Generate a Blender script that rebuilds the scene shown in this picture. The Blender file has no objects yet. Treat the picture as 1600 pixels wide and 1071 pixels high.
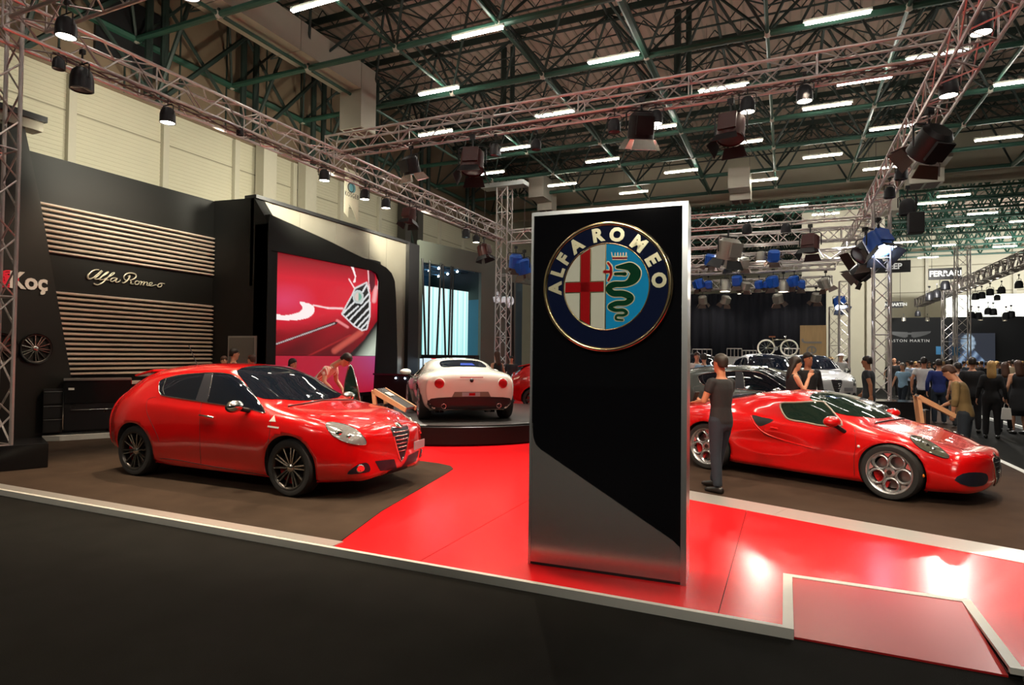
import bpy, bmesh, math, random
from math import pi, sin, cos, radians, sqrt, atan2
from mathutils import Vector, Matrix
from mathutils.bvhtree import BVHTree
from mathutils.geometry import delaunay_2d_cdt

random.seed(7)
S = bpy.context.scene
COL = S.collection

# ------------------------------------------------------------------ camera
EYE = Vector((0.0, 0.0, 1.69))
FPX = 955.0                                    # focal length for a 1600 px wide frame
ROT = Matrix.Rotation(radians(24.1), 3, 'Z') @ Matrix.Rotation(pi/2 + radians(1.15), 3, 'X') @ Matrix.Rotation(radians(0.65), 3, 'Z')
cd = bpy.data.cameras.new('camera'); cam = bpy.data.objects.new('camera', cd); COL.objects.link(cam)
cd.sensor_fit = 'HORIZONTAL'; cd.sensor_width = 36.0; cd.lens = 36.0*FPX/1600.0
cd.clip_start = 0.05; cd.clip_end = 400
cam.matrix_world = Matrix.Translation(EYE) @ ROT.to_4x4()
S.camera = cam

# ------------------------------------------------------------------ world, exposure
w = bpy.data.worlds.new('world'); S.world = w; w.use_nodes = True
w.node_tree.nodes['Background'].inputs[0].default_value = (0.30, 0.27, 0.23, 1)
w.node_tree.nodes['Background'].inputs[1].default_value = 0.35
S.view_settings.view_transform = 'Standard'; S.view_settings.look = 'None'
S.view_settings.gamma = 1.0; S.view_settings.exposure = 0.0
try: S.view_settings.use_curve_mapping = False
except Exception: pass

TUBE_E = 55.0        # fluorescent tubes
SPOT_K = 1.0         # stage spot lights

def spot_light(p, target, power, size=60, col=(1, .86, .68), r=.08, blend=.6):
    d = bpy.data.lights.new('stage_or_fill_beam', 'SPOT'); d.energy = power*SPOT_K; d.color = col
    d.spot_size = radians(size); d.spot_blend = blend; d.shadow_soft_size = r
    o = bpy.data.objects.new('stage_or_fill_beam', d); COL.objects.link(o); o.location = p
    o.rotation_euler = (Vector(target)-Vector(p)).to_track_quat('-Z', 'Y').to_euler()
    return o

# measured points: a picture point on a known plane of the hall
def ray(x, y): return ROT @ Vector(((x-800)/FPX, -(y-535.5)/FPX, -1.0))
def on_z(x, y, z): d = ray(x, y); return EYE + d*((z-EYE.z)/d.z)
def on_x(x, y, X): d = ray(x, y); return EYE + d*(X/d.x)
def on_y(x, y, Y): d = ray(x, y); return EYE + d*(Y/d.y)
def on_d(x, y, D): d = ray(x, y); return EYE + d*D      # D = depth along the view axis
def on_plane(x, y, p, n):
    d = ray(x, y); n = Vector(n); return EYE + d*((Vector(p)-EYE).dot(n)/d.dot(n))

# ------------------------------------------------------------------ helpers
class MB:
    """collects shapes, builds them as one mesh object"""
    def __init__(s): s.v = []; s.f = []
    def add(s, vs, fs):
        n = len(s.v); s.v += [tuple(v) for v in vs]; s.f += [tuple(i+n for i in f) for f in fs]; return s
    def box(s, c, d, rz=0, M=None):
        x, y, z = d[0]/2, d[1]/2, d[2]/2
        vs = [Vector((a*x, b*y, e*z)) for a in (-1, 1) for b in (-1, 1) for e in (-1, 1)]
        R = M if M is not None else Matrix.Rotation(rz, 3, 'Z')
        vs = [R @ v + Vector(c) for v in vs]
        return s.add(vs, [(0, 1, 3, 2), (4, 6, 7, 5), (0, 4, 5, 1), (2, 3, 7, 6), (0, 2, 6, 4), (1, 5, 7, 3)])
    def b2(s, a, b):
        return s.box([(a[i]+b[i])/2 for i in range(3)], [abs(b[i]-a[i]) for i in range(3)])
    def tube(s, p, q, r, n=6, r2=None, cap=True):
        p = Vector(p); q = Vector(q); d = q-p
        if d.length < 1e-6: return s
        u = d.orthogonal().normalized(); w_ = d.normalized().cross(u); r2 = r if r2 is None else r2
        vs = []
        for P, R in ((p, r), (q, r2)):
            for k in range(n):
                a = 2*pi*(k+.5)/n; vs.append(P + (u*cos(a)+w_*sin(a))*R)
        fs = [(k, (k+1) % n, n+(k+1) % n, n+k) for k in range(n)]
        if cap: fs += [tuple(range(n-1, -1, -1)), tuple(range(n, 2*n))]
        return s.add(vs, fs)
    def path(s, pts, r, n=6, closed=False):
        pts = [Vector(p) for p in pts]; N = len(pts); vs = []; fs = []
        up = None
        for i, p in enumerate(pts):
            a = pts[(i-1) % N] if (closed or i > 0) else p; b = pts[(i+1) % N] if (closed or i < N-1) else p
            t = (b-a).normalized()
            if up is None: up = t.orthogonal().normalized()
            up = (up - t*up.dot(t)).normalized(); sd = t.cross(up)
            R = r[i] if isinstance(r, (list, tuple)) else r
            for k in range(n):
                an = 2*pi*k/n; vs.append(p + (up*cos(an)+sd*sin(an))*R)
        for i in range(N if closed else N-1):
            j = (i+1) % N
            for k in range(n): fs.append((i*n+k, i*n+(k+1) % n, j*n+(k+1) % n, j*n+k))
        if not closed: fs += [tuple(range(n-1, -1, -1)), tuple((N-1)*n+k for k in range(n))]
        return s.add(vs, fs)
    def lathe(s, prof, n=24, c=(0, 0, 0), axis='Z', M=None, cap=False):
        """prof: list of (r, h)"""
        vs = []; fs = []
        for r, h in prof:
            for k in range(n):
                a = 2*pi*k/n; v = Vector((r*cos(a), r*sin(a), h))
                if axis == 'Y': v = Vector((v.x, v.z, v.y))
                if axis == 'X': v = Vector((v.z, v.x, v.y))
                if M is not None: v = M @ v
                vs.append(v+Vector(c))
        for i in range(len(prof)-1):
            for k in range(n): fs.append((i*n+k, i*n+(k+1) % n, (i+1)*n+(k+1) % n, (i+1)*n+k))
        if cap and prof[0][0] > 1e-5: fs.append(tuple(range(n-1, -1, -1)))
        if cap and prof[-1][0] > 1e-5: fs.append(tuple((len(prof)-1)*n+k for k in range(n)))
        return s.add(vs, fs)
    def prism(s, poly, n, h, o=None):
        """3D polygon extruded by vector n*h"""
        k = len(poly); n = Vector(n).normalized()*h
        a = [Vector(p) for p in poly]; b = [p+n for p in a]
        return s.add(a+b, [tuple(range(k-1, -1, -1)), tuple(range(k, 2*k))]+[(i, (i+1) % k, k+(i+1) % k, k+i) for i in range(k)])
    def sphere(s, c, r, n=8, m=6, sc=(1, 1, 1)):
        vs = []; fs = []
        for i in range(m+1):
            t = pi*i/m
            for k in range(n):
                a = 2*pi*k/n; vs.append((c[0]+r*sc[0]*sin(t)*cos(a), c[1]+r*sc[1]*sin(t)*sin(a), c[2]+r*sc[2]*cos(t)))
        for i in range(m):
            for k in range(n): fs.append((i*n+k, (i+1)*n+k, (i+1)*n+(k+1) % n, i*n+(k+1) % n))
        return s.add(vs, fs)
    def mesh(s, name, smooth=False, fix=True):
        me = bpy.data.meshes.new(name); me.from_pydata(s.v, [], s.f)
        bm = bmesh.new(); bm.from_mesh(me)
        if fix:
            bmesh.ops.remove_doubles(bm, verts=bm.verts, dist=1e-5)
            bmesh.ops.recalc_face_normals(bm, faces=bm.faces)
        bm.to_mesh(me); bm.free()
        if smooth:
            for p in me.polygons: p.use_smooth = True
        return me
    def build(s, name, mat, parent=None, smooth=False, bevel=0, angle=None, fix=True):
        o = bpy.data.objects.new(name, s.mesh(name, smooth, fix)); COL.objects.link(o)
        if mat: o.data.materials.append(mat)
        if parent is not None: o.parent = parent
        if bevel:
            m = o.modifiers.new('bevel', 'BEVEL'); m.width = bevel; m.segments = 2; m.limit_method = 'ANGLE'; m.angle_limit = radians(40)
        if smooth and angle:
            try:
                o.data.set_sharp_from_angle(angle=radians(angle))
            except Exception: pass
        return o

def tag(o, label=None, cat=None, group=None, kind=None):
    if label: o['label'] = label
    if cat: o['category'] = cat
    if group: o['group'] = group
    if kind: o['kind'] = kind
    return o
def thing(name, label, cat, loc=(0, 0, 0), rz=0, group=None, M=None):
    o = bpy.data.objects.new(name, None); COL.objects.link(o); o.empty_display_size = .1
    if M is not None: o.matrix_world = M
    else: o.location = loc; o.rotation_euler = (0, 0, rz)
    return tag(o, label, cat, group)
def dup(root, label=None, loc=None, rz=None, M=None, group=None):
    def cp(o, par):
        c = o.copy(); COL.objects.link(c)
        if par is not None: c.parent = par
        for ch in kids.get(o.name, []): cp(ch, c)
        return c
    kids = {}
    stack = [root]
    while stack:
        q = stack.pop(); kids[q.name] = list(q.children); stack += kids[q.name]
    c = cp(root, None)
    if M is not None: c.matrix_world = M
    if loc is not None: c.location = loc
    if rz is not None: c.rotation_euler = (0, 0, rz)
    if label: c['label'] = label
    if group: c['group'] = group
    return c
def frame(o, x, y):
    """4x4 matrix: origin o, local X along x, local Y about y"""
    x = Vector(x).normalized(); z = x.cross(Vector(y)).normalized(); y = z.cross(x)
    return Matrix(((x.x, y.x, z.x, o[0]), (x.y, y.y, z.y, o[1]), (x.z, y.z, z.z, o[2]), (0, 0, 0, 1)))

# ------------------------------------------------------------------ materials
MATS = {}
def mat(name, col=(.5, .5, .5), rough=.5, metal=0, emit=0, ecol=None, noise=0, nscale=8, bump=0, bscale=60, coat=0, alpha=1, trans=0, stretch=None, spec=None, aniso=0):
    if name in MATS: return MATS[name]
    m = bpy.data.materials.new(name); m.use_nodes = True; nt = m.node_tree; N = nt.nodes; b = N['Principled BSDF']; L = nt.links
    b.inputs['Base Color'].default_value = (*col, 1); b.inputs['Roughness'].default_value = rough; b.inputs['Metallic'].default_value = metal
    if coat: b.inputs['Coat Weight'].default_value = coat; b.inputs['Coat Roughness'].default_value = .03
    if trans: b.inputs['Transmission Weight'].default_value = trans
    if alpha < 1: b.inputs['Alpha'].default_value = alpha
    if spec is not None: b.inputs['Specular IOR Level'].default_value = spec
    if emit: b.inputs['Emission Color'].default_value = (*(ecol or col), 1); b.inputs['Emission Strength'].default_value = emit
    tc = N.new('ShaderNodeTexCoord'); mp = N.new('ShaderNodeMapping'); L.new(tc.outputs['Object'], mp.inputs[0])
    if stretch: mp.inputs['Scale'].default_value = stretch
    nz = N.new('ShaderNodeTexNoise'); nz.inputs['Scale'].default_value = nscale; nz.inputs['Detail'].default_value = 4; L.new(mp.outputs[0], nz.inputs[0])
    k = noise if noise else .04
    mx = N.new('ShaderNodeMix'); mx.data_type = 'RGBA'; mx.blend_type = 'MULTIPLY'; mx.inputs[0].default_value = 1
    mr = N.new('ShaderNodeMapRange'); mr.inputs[3].default_value = 1-k; mr.inputs[4].default_value = 1+k; L.new(nz.outputs[0], mr.inputs[0])
    mx.inputs[6].default_value = (*col, 1); L.new(mr.outputs[0], mx.inputs[7]); L.new(mx.outputs[2], b.inputs['Base Color'])
    if bump:
        n2 = N.new('ShaderNodeTexNoise'); n2.inputs['Scale'].default_value = bscale; n2.inputs['Detail'].default_value = 3; L.new(mp.outputs[0], n2.inputs[0])
        bp = N.new('ShaderNodeBump'); bp.inputs['Strength'].default_value = bump; bp.inputs['Distance'].default_value = .01
        L.new(n2.outputs[0], bp.inputs['Height']); L.new(bp.outputs[0], b.inputs['Normal'])
    MATS[name] = m; return m
def srgb(r, g, b):
    f = lambda c: (c/255/12.92) if c/255 <= .04045 else ((c/255+.055)/1.055)**2.4
    return (f(r), f(g), f(b))
m_carpet = mat('charcoal carpet', srgb(29, 29, 27), .95, noise=.35, nscale=3, bump=.5, bscale=300, spec=.1)
m_carpet2 = mat('brown grey carpet', srgb(68, 56, 46), .95, noise=.4, nscale=2.5, bump=.5, bscale=300, spec=.1)
m_redfloor = mat('red gloss floor', (.80, .010, .014), .22, noise=.05, nscale=.6, spec=.45)
m_redramp = mat('red ramp floor', (.5, .02, .02), .3, noise=.06, nscale=1, spec=.4)
m_white = mat('white edge paint', srgb(214, 216, 208), .45, noise=.05)
m_steel = mat('brushed steel', (.70, .69, .65), .3, metal=.65, noise=.1, nscale=4, stretch=(1, 40, 1), bump=.06, bscale=20)
m_steelw = mat('polished steel sheet', (.40, .37, .30), .25, metal=.6, noise=.15, nscale=.9, bump=.5, bscale=2.2)
m_alu = mat('truss aluminium', (.62, .57, .55), .38, metal=.75, noise=.15, nscale=12)
m_alud = mat('edge aluminium', (.55, .57, .56), .3, metal=.85, noise=.08, nscale=6)
m_green = mat('green painted steel', srgb(44, 82, 68), .45, noise=.15, nscale=5, spec=.5)
m_greend = mat('dark green steel', srgb(34, 50, 44), .6, noise=.2, nscale=5)
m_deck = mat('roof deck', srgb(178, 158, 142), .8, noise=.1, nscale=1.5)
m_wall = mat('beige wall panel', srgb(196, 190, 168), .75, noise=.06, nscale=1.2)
m_wallp = mat('beige wall post', srgb(190, 184, 166), .7, noise=.05)
m_duct = mat('galvanised duct', srgb(186, 180, 166), .5, metal=.2, noise=.08, nscale=2)
m_black = mat('black stand panel', srgb(15, 15, 14), .6, noise=.12, nscale=2, spec=.25)
m_blackg = mat('black gloss', (.012, .012, .013), .12, noise=.05, spec=.5)
m_blackm = mat('black metal', (.02, .02, .022), .45, metal=.3, noise=.1)
m_rubber = mat('tyre rubber', (.018, .018, .018), .75, noise=.1, nscale=20, bump=.2, bscale=80)
m_slat = mat('slat aluminium', (.80, .70, .60), .35, metal=.4, noise=.1, nscale=3, stretch=(1, .3, 1))
m_grey = mat('grey door', srgb(88, 88, 84), .6)
m_tealw = mat('grey green booth wall', srgb(92, 98, 90), .7, noise=.06, nscale=1)
m_blue = mat('blue booth wall', srgb(48, 108, 134), .7, noise=.05, nscale=1)
m_lampblk = mat('lamp housing', (.02, .02, .024), .4, metal=.4, noise=.1)
m_chrome = mat('chrome', (.8, .8, .8), .08, metal=1, noise=.02)
m_glow = mat('hot lamp glow', (1, .93, .8), .5, emit=22, ecol=(1, .9, .72), noise=.02)
m_glowb = mat('blue white lamp glow', (.8, .9, 1), .5, emit=25, ecol=(.62, .75, 1), noise=.02)
m_tube = mat('fluorescent tube', (1, 1, .95), .5, emit=TUBE_E, ecol=(1, .95, .84), noise=.02)
m_rfl = mat('lamp reflector', (.85, .82, .75), .2, metal=.9, noise=.03)
m_cyan = mat('blue colour filter', srgb(30, 110, 200), .4, emit=.5, ecol=srgb(20, 90, 200))
m_cable = mat('dark cable', (.03, .02, .02), .6)
m_wood = mat('light wood panel', srgb(196, 164, 116), .5, noise=.2, nscale=3, stretch=(6, 6, .5))
m_whitep = mat('white print', srgb(226, 224, 216), .6)
# ================================================================== SETTING
ZP = .06
def struct(o): o['kind'] = 'structure'; return o
def poly_slab(pts, z0, z1):
    m = MB(); m.prism([(p[0], p[1], z0) for p in pts], (0, 0, 1), z1-z0); return m
fl = struct(MB().b2((-45, -24, -.1), (48, 100, 0)).build('floor', m_carpet))

# exhibition platform
stand = struct(MB().prism([(-14, 4.1, 0), (.05, 4.1, 0), (.05, 5.03, 0), (1.09, 5.03, 0), (1.09, 4.1, 0), (9, 4.1, 0), (9, 11, 0), (3.14, 11.06, 0), (3.45, 14.6, 0), (4.4, 23, 0), (-14, 24, 0)], (0, 0, 1), .045).build('floor', m_blackm))
BC = [(-3.46, 4.09), (-3.80, 5.24), (-4.22, 7.3), (-4.30, 7.62), (-4.45, 7.80), (-4.7, 7.9), (-5.07, 7.95), (-12.3, 8.1), (-13.9, 8.1), (-13.9, 4.26), (-3.50, 4.26)]
cl = poly_slab([(-3.506, 4.25), (-3.80, 5.24), (-4.22, 7.3), (-4.30, 7.62), (-4.45, 7.80), (-4.7, 7.9), (-5.07, 7.95), (-13.9, 8.1), (-13.9, 4.25)], .045, .062).build('carpet_inlay', m_carpet2, stand)
def seg_panels(y0, y1):
    pass
# red floor panels with fine joints
sa, sb = Vector((-1.9, 7.57)), Vector((6.5, 4.43))      # near edge of the steel strip
def syx(x): return sa.y+(sb.y-sa.y)*(x-sa.x)/(sb.x-sa.x)
panels = [
    [(-3.456, 4.11), (-2.62, 4.11), (-2.70, 24), (-9, 24), (-14, 24), (-14, 8.105), (-5.07, 7.955), (-4.7, 7.905), (-4.445, 7.805), (-4.295, 7.62), (-4.215, 7.3), (-3.795, 5.24)],
    [(-2.615, 4.11), (-.388, 4.11), (-.375, syx(-.375)), (-1.9, 7.57), (-2.62, 7.85), (-2.69, 12), (-2.7, 24)],
    [(-.382, 4.11), (-.012, 4.11), (-.012, 5.09), (1.15, 5.09), (1.15, 4.11), (2.4, 4.11), (2.4, syx(2.4)), (-.369, syx(-.369))],
    [(2.406, 4.11), (6.5, 4.11), (6.5, syx(6.5)), (2.406, syx(2.406))]]
for p in panels: poly_slab(p, .045, ZP).build('floor_panel', m_redfloor, stand)
# white edge strip along the front, around the ramp
E1 = [(-13.9, 4.07, .045), (-.012+.06, 4.07, .045)]
MB().b2((-14, 4.07, 0), (.05, 4.11, ZP+.004)).build('edge_strip', m_white, stand)
MB().b2((-.012, 4.11, .03), (.05, 5.09, ZP+.004)).build('edge_strip', m_white, stand)
MB().b2((.05, 5.03, .03), (1.15, 5.09, ZP+.004)).build('edge_strip', m_white, stand)
MB().b2((1.09, 4.07, .03), (1.15, 5.03, ZP+.004)).build('edge_strip', m_white, stand)
MB().b2((1.15, 4.07, 0), (8, 4.11, ZP+.004)).build('edge_strip', m_white, stand)
# polished steel strips
MB().b2((-14, 4.112, .045), (-3.47, 4.248, ZP+.006)).build('steel_strip', m_steel, stand)
dr = (sb-sa).normalized(); nr = Vector((-dr.y, dr.x))
q = [sa, sb, sb+nr*.42, sa+nr*.42]
# the strip is laid in lengths
L = (sb-sa).length; k0 = 0
for i, (a, b) in enumerate(((0, 1.9), (1.903, 4.6), (4.603, L))):
    A = sa+dr*a; B = sa+dr*b
    poly_slab([A, B, B+nr*.42, A+nr*.42], .045, ZP+.003).build('steel_strip', m_steel, stand)
rc = [sa+nr*.425, sb+nr*.425, (9, 5.2), (9, 11), (3.14, 11.06), (3.45, 14.6), (4.4, 23), (-2.6, 23), (-2.6, 8.2)]
poly_slab([Vector(p) for p in rc], .045, .061).build('carpet_inlay', mat('brown carpet right', srgb(66, 52, 43), .95, noise=.3, nscale=2.5, bump=.5, bscale=300, spec=.1), stand)
# ramp
rm = MB(); rm.add([(.052, 4.09, .0), (1.088, 4.09, .0), (1.088, 5.028, ZP), (.052, 5.028, ZP), (.052, 4.09, .012), (1.088, 4.09, .012), (1.088, 5.028, ZP+.001), (.052, 5.028, ZP+.001)],
                  [(4, 5, 6, 7), (0, 1, 5, 4), (1, 2, 6, 5), (0, 3, 7, 4), (2, 3, 7, 6), (0, 1, 2, 3)])
rp = rm.build('entry_ramp', m_redramp); tag(rp, 'red sloping entry ramp let into the front edge of the stand', 'ramp')
# aisle lines on the hall floor
for i, (a, b, lb) in enumerate((((3.17, 14.0), (3.22, 9.2), 'white floor line beside the aisle next to the red sports car'), ((5.2, 22.5), (5.45, 17.2), 'short white floor line further down the aisle'))):
    A = Vector((*a, 0)); B = Vector((*b, 0)); d = (B-A).normalized(); n = Vector((-d.y, d.x, 0))*.045
    o = MB().prism([A-n, B-n, B+n, A+n], (0, 0, 1), .065).build('floor_line', m_white)
    tag(o, lb, 'line')

# ------------------------------------------------------------------ hall walls
WX = -16.0
wl = struct(MB().b2((WX-.3, -24, 0), (WX, 62, 13.5)).build('wall_left', m_wall))
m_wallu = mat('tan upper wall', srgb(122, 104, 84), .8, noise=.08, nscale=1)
ys = [4.2, 6.65, 9.1, 11.57, 14.0, 16.5, 19.0, 21.5, 24.0, 26.5, 29.0, 31.5]
rib = MB()
y = 2.0
for z in [i*.11 for i in range(8, 78)]:
    rib.b2((WX, 2, z), (WX+.012, 33, z+.03))
tag(rib.build('cladding_rib', m_wall, wl), kind='stuff')
for i, y in enumerate(ys):
    MB().b2((WX, y-.09, 0), (WX+.14, y+.09, 8.4)).build('wall_post', m_wallp, wl)
for z in (2.2, 4.3, 5.9, 7.5):
    MB().b2((WX, 2, z), (WX+.02, 33, z+.035)).build('panel_joint', mat('darker beige joint', srgb(140, 134, 116), .8), wl)  # panel joints in a darker beige
for y in (15.0, 16.9):
    MB().b2((WX+.14, y-.28, 0), (WX+.5, y+.28, 8.5)).build('column_casing', m_wallp, wl)
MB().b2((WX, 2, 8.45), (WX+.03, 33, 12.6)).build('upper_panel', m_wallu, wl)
for y in (4, 5.6, 7.2, 8.8, 10.4, 12, 13.6, 15.2, 16.8, 18.4, 20, 21.6, 23.2):
    MB().b2((WX+.03, y-.02, 8.5), (WX+.06, y+.02, 12.5)).build('panel_joint', m_greend, wl)
# tall dark louvre in the upper wall
MB().b2((WX+.03, 9.6, 9.2), (WX+.12, 11.6, 11.0)).build('louvre', m_blackm, wl)
# dark steel column pair
for y in (22.9, 23.9):
    MB().b2((WX+.2, y-.22, 0), (WX+.62, y+.22, 8.9)).build('steel_column', mat('dark brown steel', srgb(58, 54, 48), .6), wl)
for y in (22.9,):
    MB().tube((WX+.4, y+.1, 8.2), (WX+.4, y+1, 6.0), .07).build('column_brace', m_greend, wl)
# back walls
struct(MB().b2((-16, 62, 0), (48, 62.3, 14)).build('wall_back', m_wall))
wb = bpy.data.objects['wall_back']
for x in range(2, 40, 3):
    MB().b2((x-.12, 61.8, 0), (x+.12, 62, 13)).build('wall_post', m_wallp, wb)
for z in (5, 7.4, 9.6):
    MB().b2((-10, 61.95, z), (44, 62, z+.07)).build('panel_joint', MATS['darker beige joint'], wb)
struct(MB().b2((48, -24, 0), (48.3, 62, 14)).build('wall_right', m_wall))
struct(MB().b2((-16, -24.3, 0), (48, -24, 14)).build('wall_front', m_greend))
# wall return right of the curtain
wr = struct(MB().b2((.9, 41.0, 0), (5.2, 41.4, 10.5)).build('wall_partition', m_wall))
MB().b2((.9, 40.9, 0), (1.35, 41.0, 10.5)).build('wall_post', m_wallp, wr)
MB().b2((4.3, 40.6, 0), (5.2, 41.0, 10.5)).build('wall_post', m_wallp, wr)

# ------------------------------------------------------------------ ceiling: roof deck and space frame
ZD = 12.9
ce = struct(MB().b2((-16.3, -24, ZD), (48.3, 62.3, ZD+.2)).build('ceiling', m_deck))
rb = MB()
x = -15.9
while x < 34:
    rb.b2((x, 1, ZD-.05), (x+.07, 60, ZD)); x += .34
tag(rb.build('deck_rib', mat('deck rib', srgb(158, 146, 130), .8, noise=.1), ce), kind='stuff')
ZL, ZU, P = 10.0, 12.3, 3.08
X0 = -6.6-3*P; Y0 = 13.7-4*P
nx = 15; ny = 11
def gx(i): return X0+P*i
def gy(j): return Y0+P*j
for j in range(ny):
    m = MB().tube((gx(0)-.6, gy(j), ZL), (gx(nx), gy(j), ZL), .085, 8)
    m.build('chord', m_green, ce, smooth=False)
    if j < ny-1:
        yu = gy(j)+P/2
        MB().box(((gx(0)+gx(nx))/2, yu, ZU+.09), (P*nx, .05, .22)).tube((gx(0), yu, ZU-.2), (gx(nx), yu, ZU-.2), .05, 6).build('purlin', m_greend, ce)
for i in range(nx+1):
    MB().tube((gx(i), gy(0), ZL), (gx(i), gy(ny-1), ZL), .05 if i % 4 else .1, 6).build('chord', m_green, ce)
    if i < nx:
        MB().tube((gx(i)+P/2, gy(0), ZU), (gx(i)+P/2, gy(ny-1), ZU), .05, 6).build('purlin', m_greend, ce)
for j in range(ny):
    m = MB(); nd = MB()
    for i in range(nx+1):
        a = Vector((gx(i), gy(j), ZL)); nd.sphere(a, .12, 6, 4)
        for sx in (-1, 1):
            for sy in (-1, 1):
                if not (0 <= i+(sx-1)/2 < nx and 0 <= j+(sy-1)/2 < ny-1): continue
                u = a+Vector((sx*P/2, sy*P/2, ZU-ZL)); m.tube(a, u, .042, 5, cap=False)
        # upright and fan struts to the purlins
        if i < nx and j < ny-1:
            u = Vector((gx(i)+P/2, gy(j)+P/2, ZU))
            m.tube(u, u+Vector((P/2, 0, -.75)), .024, 4, cap=False).tube(u, u+Vector((-P/2, 0, -.75)), .024, 4, cap=False)
            m.tube(u+Vector((-P/2, 0, -.75)), u+Vector((0, P/2, .15)), .024, 4, cap=False)
            m.tube(u+Vector((P/2, 0, -.75)), u+Vector((0, -P/2, .15)), .024, 4, cap=False)
    tag(m.build('web_bracing', m_greend, ce, fix=False), kind='stuff')
    tag(nd.build('node', m_duct, ce, smooth=True, fix=False), kind='stuff')
# secondary roof trusses just under the deck
for k in range(24):
    y = 3+k*1.54
    m = MB(); n = 44; dx = 46/n
    for i in range(n):
        x = -15.8+i*dx
        m.tube((x, y, ZD-.12), (x+dx/2, y, ZD-.75), .02, 4, cap=False).tube((x+dx/2, y, ZD-.75), (x+dx, y, ZD-.12), .02, 4, cap=False)
    m.tube((-15.8, y, ZD-.75), (30, y, ZD-.75), .035, 5)
    tag(m.build('roof_joist', m_greend, ce, fix=False), kind='stuff')
# the far bay of the roof, behind the wall header
yh = 34.5
hd = MB().b2((-16, yh, 10.0), (48, yh+.4, ZD)).build('roof_header', m_wall, ce)
for j in range(10):
    y = yh+2+j*2.6
    MB().tube((-14, y, 10.2), (47, y, 10.2), .08, 5).build('chord', m_green, ce)
    m = MB()
    for i in range(34):
        x = -12+i*1.75
        for s in (-1, 1):
            m.tube((x, y, 10.2), (x+s*.87, y+.8, 12.2), .04, 4, cap=False)
            m.tube((x, y, 10.2), (x+s*.87, y-.8, 12.2), .04, 4, cap=False)
    m.tube((-14, y+.8, 12.2), (47, y+.8, 12.2), .05, 4)
    m.tube((-14, y-.8, 12.2), (47, y-.8, 12.2), .05, 4)
    tag(m.build('web_bracing', m_green, ce, fix=False), kind='stuff')
# frame columns and cross braces along the left wall
for y in (10.7, 13.8, 16.9, 20.0, 24.0, 28.5):
    m = MB().tube((WX+.55, y, 8.4), (WX+.55, y, ZD), .1, 8).tube((WX+.75, y+.3, 8.4), (WX+.75, y+.3, ZD), .1, 8)
    m.build('frame_column', m_greend, ce)
for y in (7.6, 10.7, 13.8, 16.9, 20.0):
    m = MB().tube((WX+.9, y, 8.2), (WX+.9, y+3.1, 11.6), .07, 6).tube((WX+.7, y, 11.4), (WX+.7, y+3.1, 8.4), .055, 6)
    m.tube((WX+.9, y, 8.3), (WX+2.9, y, 12.2), .06, 6)
    m.build('wall_brace', m_greend, ce)
for x in (-9.4, -3.2, 9.2):
    MB().tube((x, 20, ZL), (x, 20, ZD), .11, 6).tube((x+.35, 20, ZL), (x+.35, 20, ZD), .09, 6).build('frame_post', m_greend, ce)

# ------------------------------------------------------------------ air ducts
def duct(name, label, x, w, y0, y1, z0, h, drop):
    t = thing(name, label, 'duct', (x, (y0+y1)/2, z0))
    c = (y0+y1)/2; L = y1-y0; n = max(1, int(L/2.2))
    for i in range(n):
        a = y0+L*i/n; MB().b2((-w/2, a-c, 0), (w/2, a-c+L/n-.03, h)).build('duct_section', m_duct, t)
    if drop:
        MB().b2((-w/2, y1-c, -drop), (w/2, y1-c+w*.9, h)).build('outlet_box', m_duct, t)
        g = MB()
        for a in (0, 1):
            for b in (0, 1):
                g.b2((-w/2+.08+a*w*.46, y1-c+.07+b*w*.42, -drop-.012), (-w/2+.02+w*.43+a*w*.46, y1-c+.03+w*.4+b*w*.42, -drop+.01))
        g.build('grille', mat('outlet grille', srgb(96, 62, 56), .6), t)
    return t
duct('air_duct', 'long square beige air duct running along the left side of the roof', -12.75, .85, 5, 15.6, 10.1, .85, 1.2)
duct('air_duct', 'beige air duct outlet box hanging in the roof at the top centre', -.75, .95, 12.2, 13.3, 10.2, 1.3, .45)
duct('air_duct', 'small beige duct outlet box behind the truss column near the badge pillar', -11.4, .8, 28.2, 29.4, 9.6, 1.1, .4)
duct('air_duct', 'small beige duct outlet box above the far end of the badge pillar truss', -1.9, .9, 28.6, 29.6, 9.2, .9, .3)
duct('air_duct', 'beige duct with outlet box in the roof at the far right', 5.6, 1.3, 30.0, 31.5, 10.0, 1.2, .6)
duct('air_duct', 'low beige duct crossing behind the right stage truss', 4.3, 1.0, 33.0, 34.3, 8.6, .9, 0)
# ------------------------------------------------------------------ fluorescent fixtures
def fixture(p, label, rz=0, L=1.45):
    t = thing('ceiling_light', label, 'ceiling light', p, rz, 'fluorescent ceiling lights under the roof frame')
    MB().prism([(-L/2, -.03, .0), (-L/2, .03, .0), (-L/2, .02, .07), (-L/2, -.02, .07)], (1, 0, 0), L).build('housing', mat('fixture housing', srgb(180, 178, 166), .5), t)
    MB().tube((-L/2+.04, -.032, -.03), (L/2-.04, -.032, -.03), .024, 8).build('tube', m_tube, t)
    MB().tube((-L/2+.04, .032, -.03), (L/2-.04, .032, -.03), .024, 8).build('tube', m_tube, t)
    MB().tube((-L/3, 0, .08), (-L/3, 0, 2.0), .006, 4).tube((L/3, 0, .08), (L/3, 0, 2.0), .006, 4).build('hanger', m_cable, t)
    return t
FX = [(492, 5), (746, 50), (685, 141), (958, 90), (1308, 26), (866, 177), (802, 231), (941, 250), (990, 300), (1064, 267), (1025, 199), (878, 288), (1292, 165), (1285, 243), (1465, 84),
      (1350, 125), (1560, 215), (1189, 281), (1160, 222), (238, 118), (471, 218), (765, 270), (1395, 198), (1378, 262), (1130, 136), (680, 207), (1600, 126)]
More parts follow.
